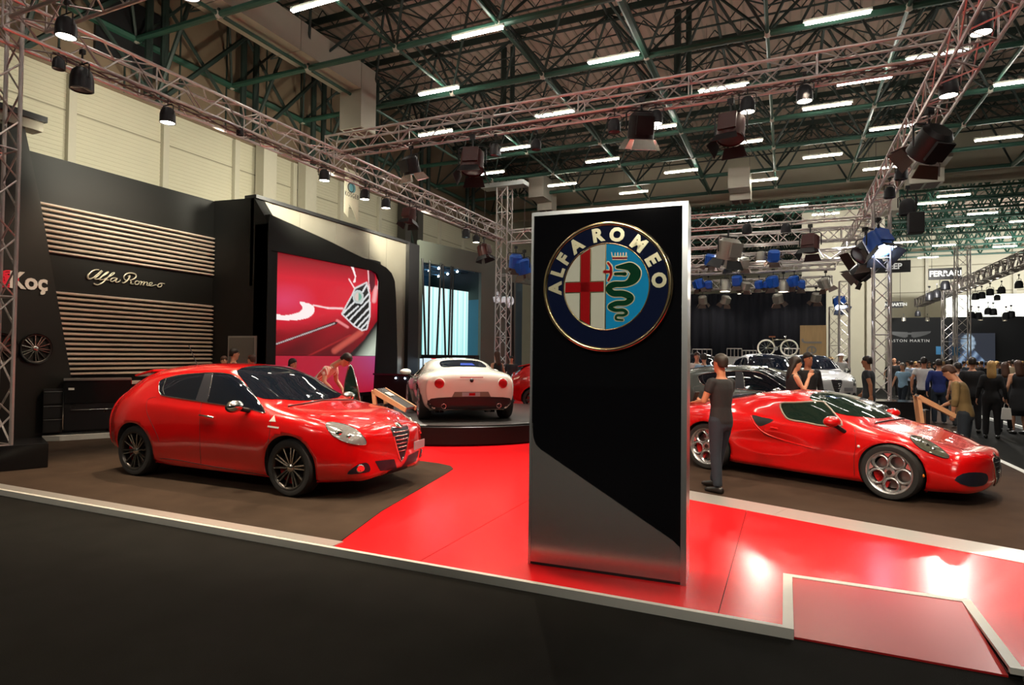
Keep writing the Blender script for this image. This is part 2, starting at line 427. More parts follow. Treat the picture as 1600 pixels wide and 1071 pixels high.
LM = [('duct outlet box at top centre', 1050, 40), ('big bright lamp above the badge pillar', 1002, 205), ('dark barn door lamp right of the pillar', 1142, 205), ('top of the badge pillar', 955, 325), ('truss column top left of the pillar', 785, 285), ('dark red lamp on the cross truss', 738, 255), ('first can lamp at top right', 1533, 38), ('big black lamp on the right truss', 1452, 215), ('round black lamp beside the right truss', 1418, 322), ('long left duct', 420, 70), ('lit can lamp on the left truss', 262, 182), ('right of the two lit can lamps', 1257, 148)]
def flabel(x, y, first, LM=LM):
    nm, a, b = min(LM, key=lambda q: (q[1]-x)**2+(q[2]-y)**2)
    v = 'above' if y < b-12 else 'below' if y > b+12 else ''; h = 'left' if x < a-15 else 'right' if x > a+15 else ''
    q = (v+' and '+h+' of' if v and h else v or (h+' of')).strip()
    return '%s light %s the %s' % (first, q, nm)
proto = None
seen_l = {}
for i, (x, y) in enumerate(FX):
    p = on_z(x, y, 9.75)
    side = 'left' if x < 600 else ('middle' if x < 1100 else 'right')
    lb = 'white fluorescent ceiling light hanging from the green roof frame'
    lb = flabel(x, y, 'white fluorescent')
    if lb in seen_l: lb = lb.replace('white fluorescent', ['nearer fluorescent', 'smaller fluorescent', 'smallest fluorescent', 'tiny fluorescent'][seen_l[lb]-1]) if seen_l[lb] < 5 else lb
    seen_l[flabel(x, y, 'white fluorescent')] = seen_l.get(flabel(x, y, 'white fluorescent'), 0)+1
    if (x, y) == (492, 5): lb = 'big bright fluorescent ceiling light cut off by the top edge of the picture'
    if (x, y) == (746, 50): lb = 'fluorescent ceiling light beside the first green roof chord, right of the long duct'
    if (x, y) == (1308, 26): lb = 'fluorescent ceiling light at top right between the duct outlet and the right truss'
    if proto is None: proto = fixture(p, lb); o = proto
    else: o = dup(proto, lb, loc=p)
used_l = set(o['label'] for o in bpy.data.objects if 'label' in o)
# rows further on and behind the viewer that light the hall
for (x, y) in [(-12, 8), (-7, 8), (-2, 8), (3, 8), (8, 10.9), (8, 16.2), (12, 13.5), (-9, 4.9), (-4, 4.9), (1, 4.9), (6, 4.9), (-8, -1), (-2, -1), (4, -1), (-10, -7), (-4, -7), (2, -7), (8, -7), (14, 21), (11, 27), (16, 30)]:
    v = ROT.transposed() @ (Vector((x, y, 9.75))-EYE); lb = 'white fluorescent ceiling light hanging from the green roof frame'
    if v.z < 0:
        a, b = 800+FPX*v.x/-v.z, 535.5-FPX*v.y/-v.z
        if -20 < a < 1620 and b > -20:
            lb = flabel(a, b, 'white fluorescent tube')
            while lb in used_l: lb = 'another '+lb
    used_l.add(lb); dup(proto, lb, loc=(x, y, 9.75))
for (x, y) in [(1240, 322), (1172, 344), (1290, 334), (1490, 305), (1455, 317), (1535, 333), (1415, 378), (1475, 383), (1560, 371), (1385, 386), (1570, 385), (1130, 338), (1450, 402), (1500, 352), (1600, 345)]:
    p = on_z(x, y, 10.0)
    if p.y > 60: p = on_y(x, y, 58)
    o = dup(proto, flabel(x, y, 'distant fluorescent', [('hanging JEEP sign', 1397, 417), ('hanging FERRARI sign', 1477, 428), ('small black loudspeaker', 1431, 345), ('curtain truss rows', 1190, 400), ('far end of the right truss', 1345, 400), ('ladder truss at the right', 1570, 395), ('beige far duct', 1520, 250), ('left end of the curtain rows', 1110, 345), ('slim column pair', 1495, 470)]), loc=p, group='ceiling lights of the far hall bay')
# ================================================================== STAND WALLS
def px_of(p):
    v = ROT.transposed() @ (Vector(p)-EYE); return (800+FPX*v.x/-v.z, 535.5-FPX*v.y/-v.z)
def text(name, body, M, size, mat_, parent=None, depth=.01, shear=0, offset=0, spacing=1, align='CENTER', sx=1):
    cu = bpy.data.curves.new(name, 'FONT'); cu.body = body; cu.size = size; cu.extrude = depth/2; cu.shear = shear; cu.offset = offset
    cu.space_character = spacing; cu.align_x = align; cu.align_y = 'CENTER'; cu.resolution_u = 3
    t = bpy.data.objects.new('tmp', cu); COL.objects.link(t)
    me = bpy.data.meshes.new_from_object(t.evaluated_get(bpy.context.evaluated_depsgraph_get())); bpy.data.objects.remove(t)
    me.transform(Matrix.Diagonal((sx, 1, 1, 1)))
    me.materials.clear(); me.materials.append(mat_)
    o = bpy.data.objects.new(name, me); COL.objects.link(o)
    if parent is not None: o.parent = parent
    o.matrix_local = M if parent is not None else M
    return o
MX = lambda p: frame(p, (0, 1, 0), (0, 0, 1))     # on a wall facing +X (text runs along +Y)
MY = lambda p: frame(p, (1, 0, 0), (0, 0, 1))     # on a wall facing -Y
def inpoly(x, y, P):
    c = False; j = len(P)-1
    for i in range(len(P)):
        if (P[i][1] > y) != (P[j][1] > y) and x < (P[j][0]-P[i][0])*(y-P[i][1])/(P[j][1]-P[i][1])+P[i][0]: c = not c
        j = i
    return c
def segd(x, y, a, b):
    dx, dy = b[0]-a[0], b[1]-a[1]; t = max(0, min(1, ((x-a[0])*dx+(y-a[1])*dy)/(dx*dx+dy*dy+1e-9)))
    return sqrt((x-a[0]-t*dx)**2+(y-a[1]-t*dy)**2)
def smooth(pts, n=6, closed=False):
    out = []; N = len(pts)
    for i in range(N if closed else N-1):
        p0 = pts[(i-1) % N] if closed or i > 0 else pts[0]; p1 = pts[i]; p2 = pts[(i+1) % N]; p3 = pts[(i+2) % N] if closed or i < N-2 else pts[-1]
        for k in range(n):
            t = k/n; out.append(tuple(.5*((2*p1[c])+(-p0[c]+p2[c])*t+(2*p0[c]-5*p1[c]+4*p2[c]-p3[c])*t*t+(-p0[c]+3*p1[c]-3*p2[c]+p3[c])*t**3) for c in range(len(p1))))
    if not closed: out.append(tuple(pts[-1]))
    return out
def picture(name, pts3, nu, nv, fn, strength, parent=None, thing_tag=None, mask=None):
    """a lit screen: grid on the quad pts3 (TL, TR, BR, BL), colours from fn(u, v, p) stored as a colour attribute"""
    me = bpy.data.meshes.new(name); vs = []; fs = []
    TL, TR, BR, BL = [Vector(p) for p in pts3]
    for j in range(nv+1):
        for i in range(nu+1):
            u, v = i/nu, j/nv; vs.append((TL*(1-u)+TR*u)*(1-v)+(BL*(1-u)+BR*u)*v)
    for j in range(nv):
        for i in range(nu):
            if mask and not mask((i+.5)/nu, (j+.5)/nv): continue
            a = j*(nu+1)+i; fs.append((a, a+nu+1, a+nu+2, a+1))
    me.from_pydata([tuple(v) for v in vs], [], fs)
    ca = me.color_attributes.new('picture', 'FLOAT_COLOR', 'POINT')
    for k, v in enumerate(vs):
        i, j = k % (nu+1), k//(nu+1); ca.data[k].color = (*fn(i/nu, j/nv, v), 1)
    m = bpy.data.materials.new(name); m.use_nodes = True; nt = m.node_tree; b = nt.nodes['Principled BSDF']
    at = nt.nodes.new('ShaderNodeVertexColor'); at.layer_name = 'picture'
    nt.links.new(at.outputs[0], b.inputs['Emission Color']); b.inputs['Emission Strength'].default_value = strength
    b.inputs['Base Color'].default_value = (.02, .02, .02, 1); b.inputs['Roughness'].default_value = .3
    me.materials.append(m)
    o = bpy.data.objects.new(name, me); COL.objects.link(o)
    if parent is not None: o.parent = parent
    return o

# ---- black slatted wall
SX = -12.4
t = thing('slatted_display_wall', 'black display wall with two blocks of horizontal aluminium slats and a silver script name', 'display wall', (SX, 8.3, 0))
def L_(a, b): return (Vector(a)-Vector((SX, 8.3, 0)), Vector(b)-Vector((SX, 8.3, 0)))
MB().b2(*L_((SX-.25, 6.25, 0), (SX, 10.3, 5.26))).build('panel', m_black, t)
def slat_start(z): return 6.32+(4.35-z)*.215
zs = [4.355-.0956*i for i in range(10)]+[2.745-.0950*i for i in range(17)]
for z in zs:
    y0 = slat_start(z)-.02
    M = MB(); a = [(0, 0), (.07, .012), (.075, .03), (.0, .052)]
    M.prism([(u, y0-8.3, z+w_-.02) for u, w_ in a], (0, 1, 0), 10.28-y0); M.build('slat', m_slat, t)
# script name traced as strokes
def stroke_obj(name, strokes, X, scale, ox, oy, r, m_, parent, off=(0, 0, 0)):
    mb = MB()
    for st in strokes:
        pts = smooth([(x, y, w_) for x, y, w_ in st], 5)
        P3 = []; R = []
        for x, y, w_ in pts:
            p = on_x(ox+x/scale, oy+y/scale, X); P3.append(p-Vector(off)); R.append(r*w_)
        mb.path(P3, R, 5)
    return mb.build(name, m_, parent, smooth=True)
AR = [
 [(330, 130, 1.2), (250, 135, 1.5), (170, 185, 2), (130, 240, 2.4), (150, 285, 2.2), (210, 275, 1.6), (290, 215, 1.4), (370, 140, 1.2)],
 [(385, 150, 1.8), (310, 230, 1.8), (250, 285, 1.8), (310, 290, 1.2), (360, 260, 1)],
 [(360, 260, 1), (470, 190, 1.2), (490, 165, 1.2), (450, 180, 1.3), (370, 250, 1.6), (330, 300, 1.6), (400, 300, 1.1)],
 [(400, 300, 1), (540, 230, 1.1), (595, 185, 1.2), (550, 190, 1.2), (470, 270, 1.4), (390, 350, 1.6), (300, 390, 1.6), (235, 365, 1.6)],
 [(420, 300, .9), (500, 310, 1)],
 [(620, 270, 1.2), (560, 275, 1.4), (520, 310, 1.5), (550, 335, 1.4), (600, 310, 1.2), (640, 275, 1.3), (610, 330, 1.5), (640, 345, 1.3), (690, 320, 1.2), (690, 295, 1.2)],
 [(820, 240, 1.3), (860, 250, 1.5), (820, 310, 1.7), (770, 300, 1.5), (755, 250, 1.4), (800, 200, 1.6), (880, 185, 1.8), (955, 210, 1.8), (960, 260, 1.8), (900, 300, 1.4), (860, 305, 1.2)],
 [(860, 230, 1.8), (820, 310, 1.9), (760, 355, 1.9), (725, 350, 1.7)],
 [(860, 305, 1.4), (880, 340, 1.7), (870, 370, 1.5), (920, 375, 1.3)],
 [(985, 320, 1.3), (950, 340, 1.3), (950, 380, 1.4), (1000, 380, 1.3), (1020, 340, 1.2), (985, 320, 1.2)],
 [(1020, 335, 1), (1060, 335, 1.3), (1040, 395, 1.4), (1070, 345, 1), (1110, 340, 1.3), (1085, 400, 1.4), (1120, 350, 1), (1160, 350, 1.3), (1150, 400, 1.4), (1190, 400, 1)],
 [(1190, 400, 1), (1240, 375, 1.1), (1240, 350, 1.1), (1200, 360, 1.2), (1190, 400, 1.4), (1240, 410, 1.2), (1300, 390, 1), (1345, 400, .9)],
 [(1390, 365, 1.2), (1350, 380, 1.3), (1340, 420, 1.4), (1385, 425, 1.3), (1410, 390, 1.2), (1385, 362, 1.1), (1460, 370, 1)]]
stroke_obj('script_name', AR, SX+.03, 11.03, 125, 410, .0085, mat('silver lettering', srgb(205, 200, 180), .3, metal=.5), t, off=(SX, 8.3, 0))

# ---- fin panel with wheel displays
FX_ = -12.15
def fx(x, y): return on_x(x, y, FX_)
t = thing('fin_panel', 'tall dark fin panel with slanted edge and red swirl sign, far left', 'display wall', (FX_, 6.0, 0))
o3 = Vector((FX_, 6.0, 0))
P = [fx(-40, 190), fx(38, 196), fx(62, 310), fx(113, 600)]
bot = [Vector((FX_, P[3].y+.02, .0)), Vector((FX_, P[0].y, .0))]
MB().prism([p-o3 for p in P+bot], (-1, 0, 0), .06).build('panel', mat('dark olive grey panel', srgb(26, 25, 22), .5, noise=.1, nscale=1, spec=.3), t)
c0 = fx(-30, 200); c1 = fx(52, 200)
MB().b2(Vector((FX_-.2, c0.y, c1.z-.06))-o3, Vector((FX_+.12, c1.y+.1, c1.z+.1))-o3).build('cap', m_steelw, t)
MB().b2(Vector((FX_-.25, c0.y, c1.z+.1))-o3, Vector((FX_+.2, c1.y+.12, c1.z+.2))-o3).build('cap_lid', m_blackm, t)
# letters and red swirl
kp = fx(44, 441)
text('lettering', 'Koç', MX(kp-o3+Vector((.012, 0, 0))), .40, m_whitep, t, depth=.02, offset=.012, sx=.92)
for pc in (fx(13, 436), fx(-2, 436)):
    m = MB()
    for r0, r1 in ((.0, .065), (.085, .115), (.125, .15)):
        m.lathe([(r0, 0), (r1, 0), (r1, .02), (r0, .02)], 24, pc-o3+Vector((.0, 0, 0)), 'X')
    m.build('swirl_emblem', mat('red sign paint', srgb(214, 26, 50), .4, emit=.25), t)

# ---- wheel displays are real wheels set in round recesses (built with the cars' wheel maker further down)

# ---- black cabinets
A0 = Vector((-12.03, 6.53, 0)); u = Vector((.505, .863, 0)); n = Vector((.863, -.505, 0))
ang = atan2(u.y, u.x)
t = thing('storage_cabinet', 'low black glossy cabinet with chrome corner trim beside the slatted wall', 'cabinet', A0+u*.30, ang)
# local x along u, local y = +90deg (into the wall)
W = 1.02
MB().b2((0, 0, .22), (W, .26, 1.16)).build('body', m_blackm, t)
MB().b2((.01, -.02, .72), (W-.01, 0, 1.13)).build('door', m_blackg, t)
lid = MB().b2((.01, -.02, .24), (W-.01, 0, .70)).build('door', mat('satin black', (.014, .014, .016), .35), t)
MB().b2((-.012, -.03, 1.13), (W+.012, .26, 1.165)).build('top_trim', m_alud, t)
MB().b2((-.015, -.03, .25), (.0, -.0, 1.13)).b2((W, -.03, 1.05), (W+.015, 0, 1.13)).build('corner_trim', m_chrome, t)
MB().tube((.1, -.03, .60), (.92, -.03, .60), .007, 6).build('handle', m_chrome, t)
MB().b2((.06, -.024, .96), (.15, -.02, 1.0)).build('label', m_whitep, t)
MB().lathe([(.0, 0), (.04, 0), (.045, .012), (0, .02)], 14, (.13, -.02, .66), 'Y').build('badge', m_chrome, t)
MB().lathe([(.0, 0), (.025, 0), (.028, .012), (0, .02)], 10, (.62, -.022, .56), 'Y').build('lock', m_chrome, t)
t = thing('drawer_unit', 'plain black drawer unit at the left end of the chrome trimmed cabinet', 'cabinet', A0, ang)
MB().b2((0, .02, .2), (.28, .16, .98)).build('body', mat('matt black cabinet', srgb(26, 26, 26), .6), t)
for z in (.22, .46, .72):
    MB().b2((.01, .0, z), (.275, .02, z+.225)).build('drawer', MATS['matt black cabinet'], t)
    MB().b2((.01, -.008, z+.21), (.275, .004, z+.222)).build('pull', m_alud, t)
t = MB().prism([A0+Vector((0, 0, .02)), A0+u*.25-n*.0+n*.12+Vector((0, 0, .02)), A0+u*2.6+n*.06+Vector((0, 0, .02)), A0+u*2.6-n*.3+Vector((0, 0, .02)), A0-n*.3+Vector((0, 0, .02))], (0, 0, 1), .13).build('cabinet_plinth', m_white)
tag(t, 'white plinth strip under the black cabinets', 'plinth')
# wide shelf that carries on to the right behind the red hatchback
t = MB().b2((-12.38, 7.9, 0), (-11.95, 10.2, 1.02)).build('wall_counter', MATS['matt black cabinet'])
tag(t, 'dark low counter against the slatted wall behind the red hatchback', 'counter')
tag(MB().b2((-12.3, 8.0, 1.02), (-11.9, 9.6, 1.07)).build('counter_box', m_slat), 'long flat aluminium box lying on the dark counter by the slatted wall', 'box')
# plinth of the left truss column
pc = on_z(0, 738, ZP); pe = on_z(75, 731, ZP)
d = (pe-pc).normalized(); nn = Vector((-d.y, d.x, 0))
q0 = pe-d*1.6
o = MB().prism([q0, pe, pe+nn*.75, q0+nn*.75], (0, 0, 1), .34).build('column_base', m_blackg, bevel=.01)
tag(o, 'black box base under the left truss column', 'base')

# ---- black portal with the big screen
YT = 10.3; SXS = -11.12; PX_ = -10.66
t = thing('screen_portal', 'black rounded portal wall with steel band framing the big red screen', 'display wall', (PX_, 12.5, 0))
o3 = Vector((PX_, 12.5, 0))
cap1 = on_x(635, 375, SXS); 
MB().b2(Vector((-12.4, YT, 0))-o3, Vector((PX_-.02, YT+.3, 4.62))-o3).build('side_wall', m_black, t)
MB().prism([Vector(p)-o3 for p in ((-12.4, YT, 4.62), (PX_-.02, YT, 4.62), (SXS, YT, 5.22), (-12.4, YT, 5.27))], (0, 1, 0), .3).build('side_wall', m_black, t)
MB().b2(Vector((SXS-.3, YT, 5.22))-o3, Vector((SXS+.06, 16.6, 5.30))-o3).build('top_cap', m_blackm, t)
st = [10.3, 11.75, 13.1, 14.55, 15.4, 16.45]
for a, b in zip(st[:-1], st[1:]):
    MB().b2(Vector((SXS-.1, a, 3.2 if a < 15 else 0))-o3, Vector((SXS, b-.006, 5.22))-o3).build('steel_sheet', m_steelw, t)
MB().b2(Vector((SXS-1.2, 16.0, 0))-o3, Vector((SXS-.1, 16.45, 5.2))-o3).build('steel_sheet', m_black, t)
MB().b2(Vector((SXS-.1, 16.45, 0))-o3, Vector((SXS+.12, 17.05, 5.26))-o3).build('end_pier', m_blackm, t)
edge = [(420, 345), (422, 335), (512, 375.6), (568, 403.6), (590, 411), (603, 418), (612, 427), (617, 440), (619, 470), (621, 556)]
E3 = [on_x(x, y, PX_) for x, y in edge]; E3[0].y = YT
yb = E3[-1].y; inner = [(427, 392), (580, 422), (589, 428), (593.5, 440), (592, 500), (585, 590)]
I3 = [on_x(x, y, PX_) for x, y in inner]
yl = on_x(423, 460, PX_).y
outer = [Vector((PX_, YT, 0)), Vector((PX_, YT, 4.60))]+E3[1:]+[Vector((PX_, yb, 0))]
# frame with the opening: build as ring by walking outer polygon and the hole
hole = [Vector((PX_, yl, 0)), Vector((PX_, yl, I3[0].z))]+I3[1:-1]+[Vector((PX_, I3[-1].y, 0))]
ringp = outer+hole[::-1]
MB().prism([p-o3 for p in ringp], (-1, 0, 0), .42).build('frame', m_black, t)
sc = thing('led_wall', 'big lit screen showing a red car bonnet and grille above a red panel', 'screen', (PX_-.1, 12.4, 2.8))
sx_ = PX_-.06; so = Vector((PX_-.1, 12.4, 2.8))
MB().b2(Vector((sx_-.08, yl-.05, .5))-so, Vector((sx_-.02, 14.6, 4.35))-so).build('housing', m_blackm, sc)
GR = [(555, 540), (640, 385), (655, 345), (745, 300), (768, 400), (768, 560), (745, 655), (710, 665), (650, 630)]
HL = smooth([(25, 535), (120, 550), (220, 530), (258, 495), (235, 447), (330, 472), (346, 520), (300, 568), (190, 588), (25, 575)], 4, True)
VH = [(622, 178), (645, 180), (664, 250), (660, 300), (640, 300), (655, 260), (630, 190)]
def mixc(a, b, k): k = max(0, min(1, k)); return tuple(a[i]*(1-k)+b[i]*k for i in range(3))
def paint(u_, v_, p):
    x, y = px_of(p); X = (x-420)*4.868; Y = (y-380)*4.868
    c = mixc((.16, 0, .005), (.66, .01, .03), (Y-60-X*.12)/180)
    c = mixc(c, (.70, .05, .13), max(0, 1-sqrt(((X-120)/260)**2+((Y-430)/150)**2)))
    c = mixc(c, (.28, .0, .008), (Y-600+X*.15)/120)
    if Y > 660: c = mixc(c, (.10, 0, .004), (Y-640)/200+.2*sin(X*.02+Y*.02))
    for a, b, w_, cc, kk in (((340, 473), (450, 495), 8, (1, .75, .75), 1), ((450, 495), (560, 498), 10, (1, .75, .75), .9), ((610, 275), (655, 350), 7, (1, .8, .8), .9), ((520, 590), (600, 640), 14, (.9, .3, .3), .8),
                         ((30, 590), (300, 610), 18, (.55, .01, .03), .7), ((500, 820), (700, 680), 30, (.62, .10, .07), .8), ((300, 860), (620, 700), 8, (.45, .02, .02), .6), ((755, 205), (765, 350), 6, (1, .8, .8), .8), ((800, 440), (815, 340), 22, (.95, .5, .5), .8)):
        d_ = segd(X, Y, a, b)
        if d_ < w_: c = mixc(c, cc, kk*(1-(d_/w_)**2))
    if inpoly(X, Y, [(765, 210), (810, 225), (805, 330), (780, 380), (762, 300)]): c = (.10, 0, .01)
    if inpoly(X, Y, HL): c = (1, .86, .84)
    if inpoly(X, Y, VH): c = (1, .85, .85)
    if inpoly(X, Y, [(20, 775), (490, 600), (525, 603), (515, 618), (20, 790)]): c = (.008, .006, .008)
    if segd(X, Y, (30, 778), (500, 612)) < 5: c = (.5, .42, .42)
    E_ = [(850, 560), (790, 640), (720, 740), (600, 862), (860, 862)]
    if inpoly(X, Y, E_): c = mixc((.01, .01, .01), (.55, .62, .5), ((X-640)-(862-Y)*.75)/110)
    if inpoly(X, Y, [(825, 225), (860, 250), (860, 600), (840, 620), (832, 420)]): c = (.75, .76, .72)
    dg = min(segd(X, Y, GR[i], GR[(i+1) % len(GR)]) for i in range(len(GR)))
    if inpoly(X, Y, GR):
        c = (.006, .006, .007)
        for a, b in (((565, 535), (650, 450)), ((700, 395), (752, 305)), ((590, 560), (680, 480)), ((700, 460), (765, 380)), ((610, 590), (765, 430)), ((640, 625), (768, 490)), ((670, 645), (768, 540)), ((700, 655), (765, 585))):
            if segd(X, Y, a, b) < 6.5: c = (.75, .75, .75)
    if dg < 6: c = (.7, .66, .66)
    r_ = sqrt((X-680)**2+((Y-410)*.8)**2)
    if r_ < 42:
        c = (.55, .6, .6) if r_ > 34 else ((.5, .55, .5) if r_ > 24 else ((.7, .55, .5) if X < 682 else (.15, .4, .3)))
    return c
q = [on_x(424.5, 391, sx_), on_x(598, 425, sx_), on_x(598, 556, sx_), on_x(423.5, 555.5, sx_)]
z1 = q[0].z; z0 = 1.615; ya = q[0].y; yb_ = q[1].y
picture('screen', [Vector((sx_, ya+.05, z1))-so, Vector((sx_, yb_, z1))-so, Vector((sx_, yb_, z0))-so, Vector((sx_, ya+.05, z0))-so], 190, 130, lambda u_, v_, p: paint(u_, v_, p+so), 1.0, sc)
MB().b2(Vector((sx_-.01, ya-.06, .5))-so, Vector((sx_+.03, ya+.05, z1+.01))-so).build('side_trim', mat('red lacquer', srgb(206, 40, 50), .4, emit=.12), sc)
picture('lower_panel', [Vector((sx_, ya+.05, z0-.01))-so, Vector((sx_, yb_, z0-.01))-so, Vector((sx_, yb_, .6))-so, Vector((sx_, ya+.05, .6))-so], 40, 20,
        lambda u_, v_, p: mixc((.42, .008, .03), (.36, .08, .26), (u_-.55)*2*(1-v_)), 1.0, sc)
# door in the side wall
a = on_y(361, 528, YT); b = on_y(398, 590, YT)
dz = thing('service_door', 'grey flush door in the black wall left of the big screen', 'door', ((a.x+b.x)/2, YT-.02, ZP))
w2 = (b.x-a.x)/2
MB().b2((-w2-.05, -.02, 0), (w2+.05, .02, a.z-ZP+.04)).build('door_frame', mat('grey frame', srgb(120, 120, 116), .5), dz)
MB().b2((-w2, -.035, 0), (w2, -.0, a.z-ZP)).build('door_leaf', m_grey, dz)
MB().tube((w2-.08, -.06, .95), (w2-.2, -.06, .95), .012, 6).build('handle', m_alud, dz)

# ---- bar counter and monitors behind the turntable
t = thing('bar_counter', 'dark bar counter with small blue lights behind the red hatchback nose', 'counter', (-9.6, 14.4, ZP))
MB().b2((-.9, -.3, 0), (.75, .3, 1.02)).build('body', m_black, t); MB().b2((-.95, -.34, 1.02), (.8, .34, 1.07)).build('worktop', m_blackg, t)
for x in (-.2, .1, .45): MB().sphere((x, -.31, .95), .022, 8, 6).build('light', m_glowb, t)
t = thing('monitor_wall', 'dark partition with two lit monitors behind the white sports car', 'partition', (-9.0, 17.2, 0))
a = on_y(620, 554, 17.2); b = on_y(742, 554, 17.2); m0 = on_y(620, 560, 17.2).z
MB().b2((a.x+9, 0, 0), (b.x+9, .3, a.z)).build('panel', m_blackm, t)
for (x0, x1, nm) in ((625, 659, 'monitor on the left of the dark partition showing a small dark blue car'), (661, 700, 'monitor on the right of the dark partition, half hidden by the white car')):
    p0 = on_y(x0, 560, 17.1); p1 = on_y(x1, 584, 17.1)
    mt = thing('monitor', nm, 'monitor', ((p0.x+p1.x)/2, 17.17, (p0.z+p1.z)/2))
    w2 = (p1.x-p0.x)/2; h2 = (p0.z-p1.z)/2
    MB().b2((-w2-.03, -.03, -h2-.03), (w2+.03, .03, h2+.03)).build('bezel', m_blackm, mt)
    def mp(u_, v_, p):
        c = mixc((.62, .74, .82), (.45, .6, .72), v_)
        if ((u_-.4)/.2)**2+((v_-.68)/.15)**2 < 1: c = (.01, .02, .06)
        if abs(u_-.85) < .03 and .3 < v_ < .5: c = (.2, .3, .4)
        if v_ < .05 and abs(u_-.4) < .1: c = (.7, .05, .05)
        return c
    picture('screen', [(-w2, -.035, h2), (w2, -.035, h2), (w2, -.035, -h2), (-w2, -.035, -h2)], 34, 24, mp, 1.2, mt)

# ---- turntable
t = thing('turntable', 'round black glossy turntable platform under the white sports car', 'platform', (-6.7, 11.85, ZP))
MB().lathe([(0, 0), (2.72, 0), (2.76, .03), (2.76, .33), (2.72, .36)], 96).build('drum', mat('satin black drum', (.008, .008, .008), .4, spec=.2), t, smooth=True, angle=30)
MB().lathe([(0, .36), (2.73, .36), (2.74, .365), (2.73, .37), (0, .37)], 96).build('deck', mat('dark satin deck', (.045, .042, .04), .28), t, smooth=True, angle=30)

# ---- badge pillar
Pp = Vector((-1.833, 4.465, ZP)); ud = Vector((1.191, .059, 0)).normalized(); aa = atan2(ud.y, ud.x)
t = thing('badge_pillar', 'tall black glossy pillar with steel foot and round badge, front centre', 'pillar', Pp, aa)
PWd, PH, PD = 1.193, 2.755, .22
MB().b2((.012, .006, .0), (PWd-.035, PD, PH-.012)).build('core', m_blackm, t)
MB().b2((.018, -.004, .02), (PWd-.04, .006, PH-.03)).build('gloss_panel', mat('black mirror glass', (.004, .004, .005), .04, spec=.75, noise=.02), t)
def pl(x, y):
    p = on_plane(x, y, Pp, (-ud.y, ud.x, 0))-Pp; return (p.dot(ud), p.z)
lo = [pl(832, 655), pl(834, 683), pl(838, 695), pl(846, 703), pl(1052, 845), pl(1062, 855), pl(1068, 866), pl(1071, 882), pl(1072, 912), pl(827, 878)]
lo = [(max(.018, min(PWd-.04, a)), max(.02, b)) for a, b in lo]
MB().prism([(a, -.006, b) for a, b in lo], (0, -1, 0), .006).build('steel_foot', mat('brushed dark steel', (.50, .48, .45), .22, metal=.8, noise=.06, nscale=5, stretch=(30, 1, 1)), t)
MB().b2((0, -.014, 0), (.018, PD, PH)).b2((PWd-.04, -.014, 0), (PWd, PD, PH)).build('edge_trim', m_alud, t)
MB().b2((.018, -.014, PH-.03), (PWd-.04, PD, PH)).build('edge_trim', m_alud, t)
MB().b2((.03, -.012, 0), (PWd-.04, 0, .02)).build('skirt', m_blackm, t)
# badge
bc = (.604, 2.148); R0 = .487
bg = thing('round_badge', 'round enamel badge with red cross and green serpent on the black pillar', 'badge')
bg.matrix_world = t.matrix_basis @ Matrix.Translation((bc[0], -.014, bc[1])) @ Matrix.Rotation(pi/2, 4, 'X')
# in the badge's frame: x right, y up, z towards the viewer
gold = mat('pale gold metal', (.82, .66, .38), .16, metal=1, noise=.05); goldp = mat('cream gold letters', (.66, .62, .40), .25, metal=.35)
navy = mat('navy enamel', (.006, .010, .035), .08, coat=1)
def disc(r0, r1, z0, z1, nm, m_, sm=True):
    return MB().lathe([(r0, z0), (r0+.002, z1), (r1-.002, z1), (r1, z0)] if r0 > 0 else [(0, z0), (r1, z0), (r1, z1-.002), (r1-.003, z1), (0, z1)], 96).build(nm, m_, bg, smooth=sm, angle=30)
disc(0, R0, -.012, .03, 'body', m_blackm)
MB().lathe([(R0-.03, .02), (R0-.026, .045), (R0-.014, .052), (R0-.002, .045), (R0+.006, .02), (R0+.004, -.01)], 96).build('rim', gold, bg, smooth=True)
disc(.325, R0-.028, .028, .034, 'navy_ring', navy)
MB().lathe([(.318, .03), (.32, .042), (.328, .042), (.33, .03)], 96).build('inner_rim', gold, bg, smooth=True)
def half(sgn, r, z0, z1, x0=0.0):
    a0 = math.acos(x0/r) if sgn > 0 else pi-math.acos(x0/r)
    pts = [(sgn*r*cos(a), r*sin(a), z0) for a in [(-1+2*k/40)*math.acos(x0/r) for k in range(41)]]
    return MB().prism(pts, (0, 0, 1), z1-z0)
half(1, .318, .028, .036, .004).build('blue_field', mat('sky blue enamel', (.01, .30, .62), .1, coat=1), bg)
half(-1, .318, .028, .036, .004).build('white_field', mat('ivory enamel', (.62, .64, .52), .12, coat=1), bg)
MB().b2((-.004, -.316, .03), (.004, .316, .04)).build('divider', gold, bg)
rede = mat('red enamel', (.36, .008, .01), .12, coat=1)
def bar(x0, y0, x1, y1, z, m_, nm): return MB().b2((x0, y0, .034), (x1, y1, z)).build(nm, m_, bg)
def yb2(x): return sqrt(max(0, .316**2-x*x))
cxm = -.155; cw = .036
MB().prism([(cxm-cw-.008, -yb2(cxm-cw), .034), (cxm+cw+.008, -yb2(cxm+cw), .034), (cxm+cw+.008, yb2(cxm+cw), .034), (cxm-cw-.008, yb2(cxm-cw), .034)], (0, 0, 1), .004).prism([(-.312, -cw-.008, .034), (-.012, -cw-.008, .034), (-.012, cw+.008, .034), (-.312, cw+.008, .034)], (0, 0, 1), .004).build('cross_outline', gold, bg)
MB().prism([(cxm-cw, -yb2(cxm-cw-.01), .036), (cxm+cw, -yb2(cxm+cw-.01), .036), (cxm+cw, yb2(cxm+cw), .036), (cxm-cw, yb2(cxm-cw-.01), .036)], (0, 0, 1), .005).prism([(-.312, -cw, .036), (-.016, -cw, .036), (-.016, cw, .036), (-.312, cw, .036)], (0, 0, 1), .005).build('cross', rede, bg)
